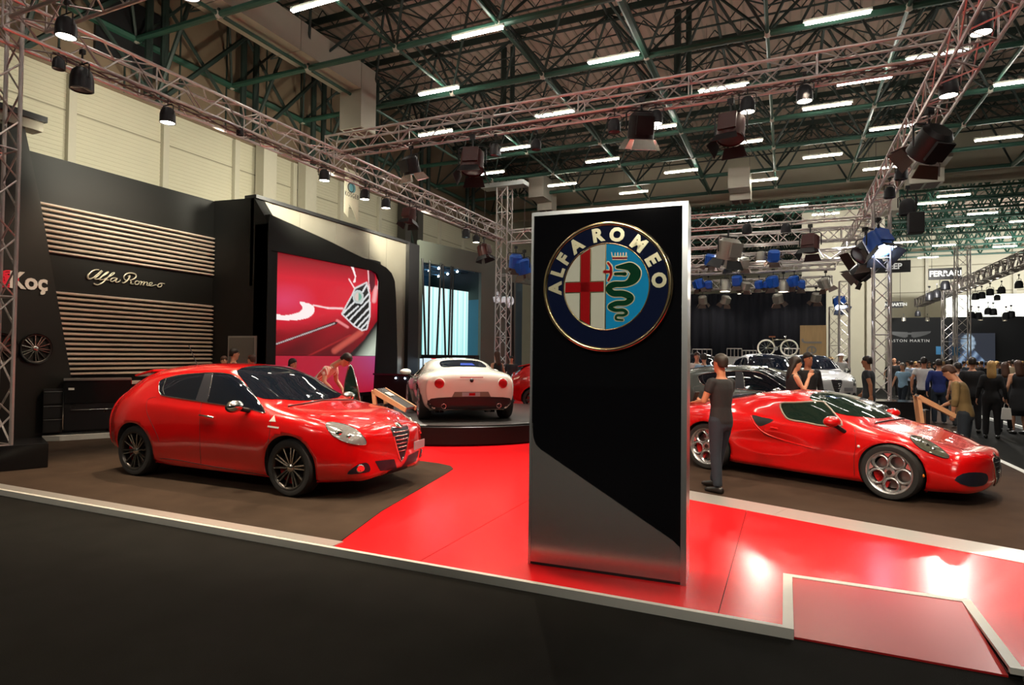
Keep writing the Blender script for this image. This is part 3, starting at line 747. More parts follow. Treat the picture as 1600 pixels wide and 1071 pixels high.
def bl(x, y):
    a, b = pl(920+x/7.14, 370+y/7.14); return (a-bc[0], b-bc[1])
def ribbon(strokes, z0, h, extra, nm, m_):
    m = MB()
    for st in strokes:
        q = smooth([(*bl(x, y), w_/7.14*.0049) for x, y, w_ in st], 6)
        Lp, Rp = [], []
        for i, (x, y, w_) in enumerate(q):
            a = q[max(0, i-1)]; b = q[min(len(q)-1, i+1)]; dx, dy = b[0]-a[0], b[1]-a[1]; l = sqrt(dx*dx+dy*dy)+1e-9
            hw = w_/2+extra; Lp.append((x-dy/l*hw, y+dx/l*hw)); Rp.append((x+dy/l*hw, y-dx/l*hw))
        for i in range(len(q)-1):
            a, b, c, d_ = Lp[i], Lp[i+1], Rp[i+1], Rp[i]
            m.add([(a[0], a[1], z0+h), (b[0], b[1], z0+h), (c[0], c[1], z0+h), (d_[0], d_[1], z0+h), (a[0], a[1], z0), (b[0], b[1], z0), (c[0], c[1], z0), (d_[0], d_[1], z0)], [(0, 3, 2, 1), (0, 1, 5, 4), (2, 3, 7, 6)])
        for (x, y, w_), z_ in ((q[0], 0), (q[-1], 0)):
            m.lathe([(w_/2+extra, z0), (w_/2+extra, z0+h), (0, z0+h)], 12, (x, y, 0))
    return m.build(nm, m_, bg)
SN = [[(330, 352, 26), (420, 345, 60), (480, 350, 85), (535, 410, 100), (510, 480, 95), (430, 535, 55), (290, 545, 58), (240, 592, 60), (290, 640, 60), (400, 645, 60), (482, 690, 62), (430, 745, 50), (320, 752, 46), (253, 790, 44), (310, 825, 34), (400, 826, 30), (437, 856, 28), (400, 882, 24), (330, 885, 22), (322, 925, 20), (395, 935, 14)],
      [(420, 425, 34), (310, 425, 26)]]
RF = [[(232, 305, 20), (262, 350, 26), (262, 400, 30), (262, 440, 26), (235, 498, 20)], [(195, 402, 34), (262, 402, 26)]]
SN = [[(a, b, c*1.12) for a, b, c in q] for q in SN]
ribbon(SN+RF, .034, .004, .0075, 'serpent_outline', goldp)
ribbon(SN, .036, .006, 0, 'serpent', mat('green enamel', (.004, .05, .02), .1, coat=1))
ribbon(RF, .036, .006, 0, 'red_figure', rede)
ribbon([[(280, 235, 14), (440, 235, 14)], [(280, 235, 10), (270, 190, 8)], [(310, 235, 10), (310, 195, 10)], [(340, 235, 10), (340, 195, 10)], [(370, 235, 10), (370, 195, 10)], [(400, 235, 10), (400, 195, 10)], [(430, 235, 12), (432, 195, 12)], [(282, 268, 8), (440, 268, 8)]], .036, .005, 0, 'crown', goldp)
ribbon([[(285, 252, 14), (436, 250, 14)]], .036, .005, 0, 'crown_band', rede)
# letters round the ring at the measured angles
for ch, (x, y), rot in (('A', (867, 452), 78), ('L', (872, 426), 62), ('F', (881, 405), 48), ('A', (904, 387), 28), ('R', (936, 370), 5), ('O', (966, 370), -10), ('M', (996, 388), -30), ('E', (1017, 410), -56), ('O', (1025, 440), -82)):
    a, b = pl(x, y); a -= bc[0]; b -= bc[1]
    an = atan2(b, a); r_ = .388; a, b = r_*cos(an), r_*sin(an)
    text('letter', ch, Matrix.Translation((a, b, .037)) @ Matrix.Rotation(an-pi/2, 4, 'Z'), .135, goldp, bg, depth=.008, offset=.007)

# ---- teal booth behind
b0 = Vector((-11.0, 17.05, 0)); b1 = Vector((-9.45, 24.4, 0)); ub = (b1-b0).normalized(); nb = Vector((ub.y, -ub.x, 0))
def bp(x, y, off=0): return on_plane(x, y, b0+nb*off, nb)
BM = frame(b0, ub, (0, 0, 1))
BI = BM.inverted()
t = thing('grey_green_booth', 'grey green booth wall with a glowing blue room opening behind the white car', 'booth', M=BM)
def bq(x, y): v = BI @ bp(x, y); return (v.x, v.y)
Hb = 5.44; oL, oT = bq(661, 403); oR, oT2 = bq(752, 432); oT = (oT+oT2)/2
rL, rT = bq(806, 441)
for a in ((0, oL), (oR, rL), (rL+2.4, 9.5)): MB().b2((a[0], 0, -.12), (a[1], Hb, 0)).build('wall_panel', m_tealw, t)
MB().b2((oL, oT, -.12), (oR, Hb, 0)).build('lintel', m_tealw, t); MB().b2((rL, rT, -.12), (rL+2.4, Hb, 0)).build('lintel', m_tealw, t)
D = 2.6
MB().b2((oL-.6, 0, -D-.1), (oR+1.5, oT+.5, -D)).build('back_wall', m_blue, t)
MB().b2((oR+.0, 0, -D), (oR+.1, oT-1.0, -.12)).build('side_wall', m_blue, t)
MB().b2((oR+.0, oT-1.0, -D), (oR+.1, oT+.4, -.12)).build('side_wall', m_greend, t)
MB().b2((oL-.6, 0, -D), (oL-.5, oT+.4, -.12)).build('side_wall', mat('booth grey wall', srgb(80, 92, 92), .7), t)
MB().b2((rL-.3, 0, -1.6), (rL+2.6, rT+.5, -1.5)).build('back_wall', mat('muted blue wall', srgb(66, 92, 104), .7), t)
for k in range(7):
    MB().b2((oL-.5, oT+.02, -.3-k*.36), (oR, oT+.06, -.34-k*.36)).build('ceiling_grid', mat('blue grey bar', srgb(80, 130, 150), .5), t)
for k in range(5):
    MB().b2((oL+k*.6, oT+.07, -D), (oL+k*.6+.03, oT+.1, -.12)).build('ceiling_grid', MATS['blue grey bar'], t)
MB().b2((oL-.5, oT+.3, -D), (oR, oT+.32, -.12)).build('ceiling_panel', m_greend, t)
random.seed(3)
for k in range(9):
    MB().sphere((oL+.3+(k % 3)*1.0+.3*(k//3), oT-.02, -.5-(k//3)*.75), .04, 8, 6).build('downlight', m_glowb, t)
DS = .62
def bqb(x, y): v = BI @ on_plane(x, y, b0-nb*DS, nb); return (v.x, v.y)
l0, tp = bqb(657, 446); r0, tp2 = bqb(732, 461); 
def cy(u_, v_, p):
    s_ = sin(u_*97)+sin(u_*61+2)+sin(u_*173+5*v_); k = .5+.5*s_/3
    return mixc((.12, .62, .62), (.85, 1.0, .97), k*(1.15-.75*v_)+.12)
picture('light_screen', [(l0, tp, -DS), (r0, tp, -DS), (r0, .2, -DS), (l0, .2, -DS)], 130, 20, cy, 1.15, t)
dl, dt = bqb(733, 545); drr = bqb(752, 545)[0]
MB().b2((l0-.1, 0, -DS-.12), (r0+.02, tp, -DS-.02)).build('screen_partition', m_blackm, t)
MB().b2((r0+.02, 0, -DS-.1), (oR, tp-.1, -DS-.02)).build('side_wall', m_blue, t)
MB().b2((dl, dt, -DS), (drr, dt+.07, -DS+.05)).b2((drr-.05, .0, -DS), (drr, dt, -DS+.05)).build('glowing_door_outline', mat('cyan light line', (.3, .9, .9), .5, emit=1.4, ecol=(.3, .85, .85)), t)
for i, (xt, yt, xb, yb_) in enumerate(((660, 404, 665, 560), (671.5, 407, 669, 560), (689, 411, 682, 560), (692, 413, 696, 560), (705, 416, 701, 560), (708, 417, 705, 560), (789, 439, 797, 565), (797, 441, 799, 565), (802, 442, 802, 565))):
    a = bp(xt, yt, .03); b = bp(xb, yb_, .05)
    o = MB().tube(BI @ a, BI @ b, .035, 8).build('leaning_pole', m_blackm, t)
st_ = []
for pts in ([(640, 340), (680, 520)], [(720, 560), (790, 400), (770, 340), (740, 420), (760, 520), (830, 480)], [(870, 300), (880, 480), (890, 560)], [(950, 540), (975, 360), (1000, 540)], [(1000, 400), (1040, 360), (1055, 540)], [(1090, 600), (1110, 340), (1150, 600)], [(1180, 340), (1190, 740)], [(1200, 400), (1260, 340), (1330, 420), (1330, 560), (1270, 620), (1220, 560)], [(760, 150), (790, 260)]):
    st_.append([BI @ bp(745+x/23.8, 450+y/23.8, .04) for x, y in pts])
m = MB()
for q in st_: m.path(smooth([tuple(v) for v in q], 5), .045, 6)
m.build('sign_script', mat('white sign letters', srgb(225, 230, 235), .4, emit=.3), t, smooth=True)
# ================================================================== LIGHTING TRUSSES
def truss(label, a, b, s=.42, h=None, r=.026, rb=.013, step=None, name='lighting_truss', cat='truss', group=None, up=(0, 0, 1), flat=False):
    a = Vector(a); b = Vector(b); d = (b-a); L = d.length; d.normalize(); h = h or s
    upv = Vector(up) if abs(d.z) < .9 else Vector((0, 1, 0))
    sd = d.cross(upv).normalized(); upv = sd.cross(d).normalized()
    c = (a+b)/2; t = thing(name, label, cat, c, group=group)
    step = step or s
    n = max(2, int(round(L/step))); cs = [(-1, -1), (1, -1), (1, 1), (-1, 1)]
    off = [sd*(x*s/2)+upv*(y*h/2) for x, y in cs]
    for o in off: MB().tube(a+o-c, b+o-c, r, 8).build('chord', m_alu, t, smooth=False)
    m = MB()
    for f in range(4):
        if flat and f in (0, 2): continue
        p, q = off[f], off[(f+1) % 4]
        for k in range(n):
            A = a+d*(L*k/n)-c; B = a+d*(L*(k+1)/n)-c
            if k % 2: m.tube(A+p, B+q, rb, 5, cap=False)
            else: m.tube(A+q, B+p, rb, 5, cap=False)
            if k % 5 == 0 and k: m.tube(A+p, A+q, rb, 5, cap=False)
        m.tube(a+p-c, a+q-c, rb, 5).tube(b+p-c, b+q-c, rb, 5)
    m.build('bracing', m_alu, t, fix=False)
    return t
TZ = 6.04
truss('long aluminium lighting truss above the slatted wall, running from the left column into the hall', (-9.4, 4.4, TZ), (-9.4, 20.0, TZ))
truss('aluminium cross truss spanning high above the badge pillar from left to right truss', (-9.7, 11.2, 6.48), (2.5, 11.2, 6.48), .40)
truss('aluminium lighting truss running away above the red sports car on the right', (2.29, 5.5, TZ), (2.29, 30.5, TZ))
truss('near cross truss cut off by the top left corner of the picture', (-9.3, 4.75, 6.27), (2.4, 4.75, 6.27), .42)
truss('aluminium cross truss above the far edge of the stand, first behind the badge pillar', (-9.3, 20.4, 6.02), (2.3, 20.4, 6.02))
truss('added truss behind the viewer, outside the picture, holding fill lamps', (-9.3, -2.0, 5.6), (2.4, -2.0, 5.6))  # out of view, added to hold lamps that brighten the pillar
def col_truss(label, x, y, z0, z1, s=.36):
    t = truss(label, (x, y, z0), (x, y, z1), s, name='truss_column', cat='truss column', step=s*1.1)
    return t
col_truss('aluminium truss column at the left edge of the picture on a black box', -9.72, 4.62, .40, 7.6, .36)
t = col_truss('square aluminium truss column behind the white sports car', -9.35, 20.1, ZP, 7.75, .42)
MB().box((0, 0, 3.95), (1.7, .5, .16)).build('top_beam', m_alud, t)
for x in (-.8, .8): MB().tube((x, 0, 3.9), (x, 0, 2.2), .012, 5).build('chain', m_cable, t)
col_truss('tall aluminium truss column behind the red sports car, right of the man in dark shirt', 2.34, 18.9, .3, 6.0, .38)
t = MB().box((2.5, 18.7, .33), (1.6, 1.0, .55)).build('column_base', m_blackg); tag(t, 'black box base of the truss column behind the red sports car', 'base')
p = on_y(1319, 600, 27); col_truss('slim aluminium truss column left of the tall one', p.x, 27.0, 0, on_y(1319, 440, 27).z, .34)
p = on_y(1303, 600, 33); col_truss('far thin truss column behind the wooden panel', p.x, 33.0, 0, on_y(1303, 480, 33).z, .4)
# neighbouring stand's trusses
def xrow(label, Y, px0, px1, ya, yb_, s):
    a = on_y(px0, 400, Y); b = on_y(px1, 400, Y); zt = on_y(1200, ya, Y).z; zb = on_y(1200, yb_, Y).z
    return truss(label, (a.x, Y, (zt+zb)/2), (b.x, Y, (zt+zb)/2), s, h=zt-zb, rb=.02, r=.035)
xrow('second far cross truss with closely crossed bracing above the dark curtain', 24, 960, 1335, 364, 382, .4)
xrow('third far cross truss above the dark curtain', 26, 960, 1320, 396, 411, .5)
xrow('fourth far cross truss, narrow, above the dark curtain', 29, 960, 1305, 417, 425, .4)
xrow('lowest far cross truss right in front of the dark curtain', 31.5, 960, 1300, 436, 450, .4)
Q = on_z(1600, 400, 5.9)
truss('long ladder truss running back from the right edge towards the dark stand', (Q.x, Q.y-1.5, 5.75), (Q.x, 52, 5.75), .5, h=.55, rb=.03)
for (x, lb) in ((1482, 'left of the two truss columns in front of the dark logo stand'), (1504, 'right of the two truss columns in front of the dark logo stand')):
    Y = 38 if x == 1482 else 34
    p = on_y(x, 560, Y); col_truss(lb, p.x, Y, 0, on_y(x, 385 if x == 1504 else 455, Y).z, .5)
p = on_y(1310, 400, 46)

# ---- cables draped on the trusses
for (a, b, lb) in (((-9.2, 5, 5.80), (-9.2, 19.5, 5.80), 'bundle of power cables lying along the left truss'), ((-9.3, 11.0, 6.30), (2.0, 11.0, 6.30), 'bundle of power cables draped along the cross truss above the badge pillar')):
    a = Vector(a); b = Vector(b); m = MB(); random.seed(5)
    for q in range(3):
        pts = [a.lerp(b, k/60)+Vector((.02*q, .02*q, .03*sin(k*.9+q*2)-.05*abs(sin(k*.37+q))-.02)) for k in range(61)]
        m.path(pts, .012, 4)
    tag(m.build('cable_bundle', mat('pinkish grey cable', srgb(90, 62, 58), .6)), lb, 'cable')

# ================================================================== STAGE LAMPS
def lamp_par(nm, sz, glow, body=None):
    """can lamp hanging from a clamp, pointing along -Z of its head; origin at the clamp"""
    t = thing('stage_light', None, 'stage light'); body = body or m_lampblk
    MB().tube((0, 0, .02), (0, 0, -.28*sz), .022*sz, 6).b2((-.06*sz, -.04*sz, -.04*sz), (.06*sz, .04*sz, .06*sz)).build('clamp', m_blackm, t)
    MB().path([(-.26*sz, 0, -.62*sz), (-.26*sz, 0, -.32*sz), (-.2*sz, 0, -.27*sz), (.2*sz, 0, -.27*sz), (.26*sz, 0, -.32*sz), (.26*sz, 0, -.62*sz)], .018*sz, 5).build('yoke', m_blackm, t)
    MB().lathe([(0, -.36*sz), (.13*sz, -.37*sz), (.2*sz, -.45*sz), (.235*sz, -.6*sz), (.24*sz, -.86*sz), (.215*sz, -.86*sz), (.19*sz, -.7*sz), (0, -.66*sz)], 18).build('housing', body, t, smooth=True, angle=40)
    g = MB().lathe([(0, -.80*sz), (.21*sz, -.84*sz), (.213*sz, -.80*sz)], 16).build('lens', glow, t)
    return t
def lamp_fres(nm, sz, glow, body, door=None, rx=.5, blue=False):
    t = thing('stage_light', None, 'stage light')
    MB().tube((0, 0, .02), (0, 0, -.25*sz), .025*sz, 6).b2((-.07*sz, -.05*sz, -.05*sz), (.07*sz, .05*sz, .07*sz)).build('clamp', m_blackm, t)
    MB().path([(-.36*sz, 0, -.7*sz), (-.36*sz, 0, -.3*sz), (-.3*sz, 0, -.25*sz), (.3*sz, 0, -.25*sz), (.36*sz, 0, -.3*sz), (.36*sz, 0, -.7*sz)], .02*sz, 5).build('yoke', m_blackm, t)
    R = Matrix.Rotation(rx, 3, 'X'); C_ = Vector((0, 0, -.65*sz))
    def tr(v): return R @ Vector(v)+C_
    def xf(mb): mb.v = [tuple(tr(v)) for v in mb.v]; return mb
    xf(MB().lathe([(0, .34*sz), (.22*sz, .34*sz), (.30*sz, .26*sz), (.31*sz, -.24*sz), (.28*sz, -.26*sz), (.26*sz, -.12*sz), (0, -.1*sz)], 18).b2((-.2*sz, -.34*sz, -.15*sz), (.2*sz, -.28*sz, .25*sz))).build('housing', body, t, smooth=True, angle=40)
    xf(MB().lathe([(0, -.18*sz), (.2*sz, -.2*sz), (.27*sz, -.22*sz)], 18)).build('lens', glow, t, smooth=True)
    for k in range(4):
        a = k*pi/2; w_, l_ = .22*sz, .27*sz
        pts = [(-w_, .3*sz, -.26*sz), (w_, .3*sz, -.26*sz), (w_*1.35, .3*sz+l_*.45, -.26*sz-l_*.85), (-w_*1.35, .3*sz+l_*.45, -.26*sz-l_*.85)]
        Rk = Matrix.Rotation(a, 3, 'Z'); m = MB(); m.prism([Rk @ Vector(p) for p in pts], Rk @ Vector((0, 1, .5)), .012*sz); xf(m).build('barn_door', door or body, t)
    return t
m_dull = mat('unlit lens', (.09, .09, .10), .15, metal=.3)
m_silver = mat('silver lamp housing', srgb(170, 166, 156), .35, metal=.5)
m_bluebody = mat('blue lamp housing', srgb(26, 88, 190), .4, noise=.1)
m_brownd = mat('brown barn door', srgb(72, 52, 44), .5)
m_red = mat('dark red lamp housing', srgb(70, 20, 16), .45)
PR = {
 'par_lit': lamp_par('', .5, m_glow), 'par_dark': lamp_par('', .55, m_dull),
 'fres_lit': lamp_fres('', .62, m_glow, m_blackm, m_rfl, .35), 'fres_dark': lamp_fres('', .75, m_dull, m_red, m_blackm, -.25),
 'fres_big': lamp_fres('', .8, m_dull, m_blackm, m_brownd, .9), 'blue': lamp_fres('', .62, m_dull, m_bluebody, m_brownd, .35),
 'blue_lit': lamp_fres('', .75, m_glowb, m_bluebody, m_blackm, -.6), 'silver': lamp_par('', .8, m_glow, m_silver), 'silver_dull': lamp_fres('', .8, m_dull, m_silver, m_blackm, .3),
 'silver_f': lamp_fres('', .62, m_glow, m_silver, m_brownd, .4), 'mini': lamp_par('', .4, m_glow, m_silver)}
used = set()
def lamp(kind, p, label, rz=0, sc=1.0, group=None):
    o = PR[kind] if kind not in used else dup(PR[kind])
    used.add(kind); o['label'] = label
    o.location = p; o.rotation_euler = (0, 0, rz); o.scale = (sc,)*3
    if group: o['group'] = group
    return o
zb = 5.82
LT = 'under the long left truss'
def L1(x, y, k, lb, rz=0, sc=1, X=-9.2, dz=.32):
    p = on_x(x, y, X); return lamp(k, p+Vector((0, 0, dz*sc)), lb, rz, sc)
L1(128, 122, 'par_dark', 'unlit black can lamp at the left end of the long left truss', sc=1.15)
L1(92, 98, 'par_dark', 'small black unlit lamp head left of the big black can lamp on the left truss', sc=.6, rz=1)
L1(262, 182, 'par_lit', 'lit can lamp in front of the beige wall under the left truss')
L1(375, 205, 'par_dark', 'tiny unlit lamp on the left truss above the portal corner', sc=.5)
L1(507, 275, 'par_lit', 'black half lit can lamp under the left truss, left of the white banner', rz=.5)
L1(570, 305, 'par_lit', 'lit lamp just right of the white banner'); L1(603, 319, 'par_lit', 'lit lamp on the left truss, second right of the white banner')
L1(640, 330, 'fres_dark', 'unlit dark lamp half inside the left truss above the steel band', sc=.8)
L1(728, 364, 'par_dark', 'small black lamp near the far end of the left truss'); L1(744, 374, 'par_lit', 'lit lamp near the far end of the left truss', sc=1)
L1(756, 386, 'fres_dark', 'black boxy lamp nearest the truss column on the left truss', sc=.9, rz=1.5)
def L2(x, y, k, lb, rz=0, sc=1, Y=11.0, dz=.32):
    p = on_y(x, y, Y); return lamp(k, p+Vector((0, 0, dz*sc)), lb, rz, sc)
L2(642, 262, 'fres_lit', 'big lit lamp with white barn doors at the left of the cross truss', rz=-.3, dz=.42)
L2(738, 255, 'fres_dark', 'big dark red unlit barn door lamp on the cross truss, right of the lit one', rz=.3, sc=1.05, dz=.5)
L2(774, 233, 'par_dark', 'small black can lamp right of the dark red one on the cross truss', sc=.85)
L2(838, 225, 'par_dark', 'round black can lamp above the left corner of the badge pillar', sc=.75)
L2(960, 195, 'par_dark', 'black can lamp left of the big bright lamp above the badge pillar', sc=.9)
L2(1002, 205, 'fres_lit', 'big bright barn door lamp above the badge pillar', rz=.5, sc=1.25, dz=.45)
L2(1025, 185, 'par_lit', 'lit can lamp just right of the big bright lamp above the pillar')
L2(1142, 200, 'fres_dark', 'big dark unlit barn door lamp right of the badge pillar', rz=-.2, sc=1.0, dz=.45)
L2(1168, 165, 'par_lit', 'lit can lamp, left one of two right of the badge pillar', sc=1.05)
L2(1257, 148, 'par_lit', 'lit can lamp, right one of two right of the badge pillar', sc=1.05)
def L3(x, y, k, lb, rz=0, sc=1, X=2.25, dz=.32):
    p = on_x(x, y, X); return lamp(k, p+Vector((0, 0, dz*sc)), lb, rz, sc)
L3(1533, 38, 'par_lit', 'nearest lit can lamp in the right truss at the top right', sc=1.05)
L3(1482, 138, 'par_lit', 'second lit can lamp in the right truss', sc=1.1)
L3(1452, 215, 'fres_big', 'big black lamp with brown barn doors on the right truss', rz=.6, sc=1.1, dz=.4)
L3(1408, 270, 'par_dark', 'small black lamp on the right truss below the big barn door lamp', sc=.95, rz=.5)
L3(1390, 300, 'par_dark', 'small black lamp further along the right truss', sc=.95, rz=.5)
L3(1418, 322, 'par_dark', 'round black lamp hanging beside the right truss', sc=1.5, X=2.9)
o = MB().b2((-.16, -.14, -.5), (.16, .14, 0)).tube((0, 0, 0), (0, 0, .5), .02, 5).build('loudspeaker', m_blackm, bevel=.015); o.location = on_x(1431, 333, 2.9); tag(o, 'small black loudspeaker hanging from the right truss', 'speaker')
L3(1372, 375, 'blue_lit', 'large blue white shining lamp where the right truss meets the column', rz=.6, sc=1.3, dz=.4)
L3(1352, 392, 'fres_big', 'large black lamp left of the blue white shining one', rz=2.2, sc=1.3, dz=.5)
L3(1374, 362, 'blue', 'blue lamp topmost in the cluster at the right truss corner', rz=1.2, sc=.8, X=2.3)
L3(1345, 415, 'fres_big', 'brown barn door lamp below the cluster at the right truss corner', rz=1.2, sc=1.1)
L3(1312, 468, 'blue_lit', 'glaring blue white lamp at the far end of the right truss', rz=.3, sc=1.1)
ROW = [
 (20.2, 1167, 362, 'par_dark', 'black can lamp on the first far cross truss, left one', 1.1), (20.2, 1228, 362, 'par_dark', 'black can lamp on the first far cross truss, right one', 1.1),
 (23.6, 1138, 385, 'silver_dull', 'large black and silver barn door lamp at the left of the second far truss', 1.6), (23.6, 1266, 378, 'fres_dark', 'large dark red barn door lamp on the second far truss', 1.3),
 (25.8, 1110, 408, 'blue', 'blue lamp at the left end of the third far truss', 1.2), (25.8, 1141, 408, 'silver_dull', 'silver lamp next right of the blue one on the third far truss', .9),
 (25.8, 1162, 412, 'silver_f', 'silver lamp with lit door on the third far truss', 1.1), (25.8, 1189, 398, 'silver', 'bright silver lamp in the middle of the third far truss', 1.0), (25.8, 1209, 402, 'blue', 'blue lamp right of the bright silver one on the third far truss', 1.2),
 (29, 1093, 445, 'blue', 'blue lamp, far left of the low lamp row beside the pillar edge', 1.2), (29, 1107, 446, 'blue', 'dark blue lamp second in the low lamp row', .9), (29, 1133, 444, 'silver', 'very bright lamp at the left of the low lamp row', 1.3),
 (29, 1152, 440, 'blue', 'blue lamp right of the very bright one in the low lamp row', 1.2), (29, 1164, 448, 'silver_f', 'silver lit lamp in the low lamp row, left of the middle', 1.0), (29, 1186, 446, 'blue', 'blue lamp near the middle of the low lamp row', .9), (29, 1197, 446, 'blue', 'smaller blue lamp at the middle of the low lamp row', .7),
 (29, 1208, 442, 'blue', 'blue lamp with brown doors, right of the middle of the low row', 1.3), (29, 1224, 445, 'silver', 'bright silver lamp right of the middle of the low row', 1.2), (29, 1241, 441, 'blue', 'blue lamp fourth from the right end of the low row', 1.2), (29, 1251, 446, 'blue', 'blue lamp third from the right end of the low row', 1.0), (29, 1290, 444, 'silver_f', 'silver lamp at the right end of the low lamp row', 1.2),
 (31.4, 1098, 470, 'silver_f', 'silver lamp in front of the curtain, leftmost beside the pillar', 1.1), (31.4, 1133, 470, 'silver_f', 'silver lamp in front of the curtain, second from the left', 1.1), (31.4, 1155, 462, 'mini', 'tiny lit spot in front of the curtain, left of a pair', 1.0), (31.4, 1171, 462, 'mini', 'tiny lit spot in front of the curtain, right of a pair', 1.0),
 (31.4, 1216, 468, 'silver_f', 'tilted silver lamp in front of the middle of the curtain', 1.2), (31.4, 1275, 466, 'silver_f', 'silver lamp in front of the right end of the curtain', 1.1)]
for i, (Y, x, y, k, lb, s) in enumerate(ROW): L2(x, y, k, lb, rz=(i*.9) % 2-1, sc=s, Y=Y, dz=.42)
L2(806, 404, 'blue', 'blue barn door lamp hanging beside the truss column left of the pillar', rz=.6, sc=1.1, Y=17, dz=.3); L2(819, 418, 'blue', 'second blue lamp with dark doors close to the pillar edge', rz=-.5, sc=1.2, Y=17, dz=.4)
FAR = [(1477, 444, 'par_dark', 1.6), (1452, 462, 'par_dark', 1.4), (1464, 458, 'par_dark', 1.4), (1524, 462, 'par_dark', 1.2), (1534, 460, 'par_dark', 1.2), (1547, 455, 'par_dark', 1.2), (1565, 452, 'par_dark', 1.2), (1592, 443, 'par_dark', 1.3), (1558, 464, 'par_dark', 1.0),
       (1518, 491, 'par_dark', 1.2), (1529, 492, 'par_dark', 1.2), (1544, 485, 'par_dark', 1.2), (1552, 486, 'par_dark', 1.2), (1572, 492, 'par_dark', 1.2), (1580, 490, 'par_dark', 1.2), (1434, 489, 'par_dark', 1.0)]
nm = ['above the left slim column', 'upper left of the pair of columns', 'just left of the left slim column', 'first right of the right slim column', 'second right of the right slim column', 'third right of the right slim column', 'fourth right of the right slim column', 'at the right edge of the picture', 'below the others over the bright back wall', 'low over the dark stand, first', 'low over the dark stand, second', 'low over the dark stand, third', 'low over the dark stand, fourth', 'low over the dark stand, fifth', 'low over the dark stand, sixth', 'low at the far end of the ladder truss']
for i, ((x, y, k, s), n_) in enumerate(zip(FAR, nm)): L2(x, y, k, 'far black lamp '+n_, rz=i*.7, sc=s, Y=36, dz=.3)
for i, (x, y, n_) in enumerate(((1412, 501, 'left'), (1449, 501, 'middle'), (1532, 500, 'right'), (1570, 501, 'far right'))):
    L2(x, y, 'mini', 'tiny lit spot over the dark logo stand, %s one' % n_, sc=1.0, Y=38)
# warm tint of the stage and fill beams
warm = (1, .80, .58)
# ================================================================== CARS
m_paint = mat('red car paint', (.62, .003, .004), .2, coat=1, noise=.02, spec=.6)
m_pwhite = mat('pearl white car paint', (.82, .82, .72), .25, coat=1, noise=.02)
m_pgrey = mat('grey green car paint', srgb(92, 100, 96), .25, metal=.4, coat=1)
m_pblack = mat('black car paint', (.008, .008, .009), .2, coat=1)
m_pw2 = mat('white car paint', (.75, .75, .74), .3, coat=1)
m_glass = mat('tinted car glass', (.006, .009, .016), .03, spec=.8, noise=.02)
m_glassg = mat('green tinted car glass', (.010, .022, .016), .03, spec=.8, noise=.02)
m_plast = mat('black trim plastic', (.012, .012, .013), .4)
m_mesh = mat('dark blue black mesh', (.008, .010, .022), .5, noise=.4, nscale=120)
m_lampg = mat('headlamp glass', (.50, .52, .52), .08, metal=.55, noise=.25, nscale=26, coat=1)
m_gun = mat('gunmetal rim', (.07, .065, .06), .3, metal=.8)
m_pol = mat('polished spoke face', (.62, .60, .56), .2, metal=1)
m_srim = mat('silver rim', (.60, .61, .62), .25, metal=.85)
m_disc = mat('brake disc steel', (.22, .20, .19), .35, metal=.9)
m_cal = mat('red brake caliper', (.5, .01, .01), .35)
m_tail = mat('red lamp lens', (.42, .01, .012), .1, coat=1)
m_plate = mat('grey plate', srgb(160, 160, 165), .4, noise=.1, nscale=20)
m_line = mat('panel gap', (.02, .004, .004), .6)
m_linew = mat('shut line grey', (.10, .10, .09), .6)
m_inner = mat('wheel well', (.006, .006, .006), .9)

def interp(xs, ys, x):
    """monotone cubic"""
    n = len(xs)
    if x <= xs[0]: return ys[0]
    if x >= xs[-1]: return ys[-1]
    h = [xs[i+1]-xs[i] for i in range(n-1)]; d = [(ys[i+1]-ys[i])/h[i] for i in range(n-1)]
    m = [d[0]]+[0 if d[i-1]*d[i] <= 0 else (3*(h[i-1]+h[i]))/((2*h[i]+h[i-1])/d[i-1]+(h[i]+2*h[i-1])/d[i]) for i in range(1, n-1)]+[d[-1]]
    i = max(j for j in range(n-1) if xs[j] <= x); t = (x-xs[i])/h[i]
    return (2*t**3-3*t**2+1)*ys[i]+(t**3-2*t**2+t)*h[i]*m[i]+(-2*t**3+3*t**2)*ys[i+1]+(t**3-t**2)*h[i]*m[i+1]

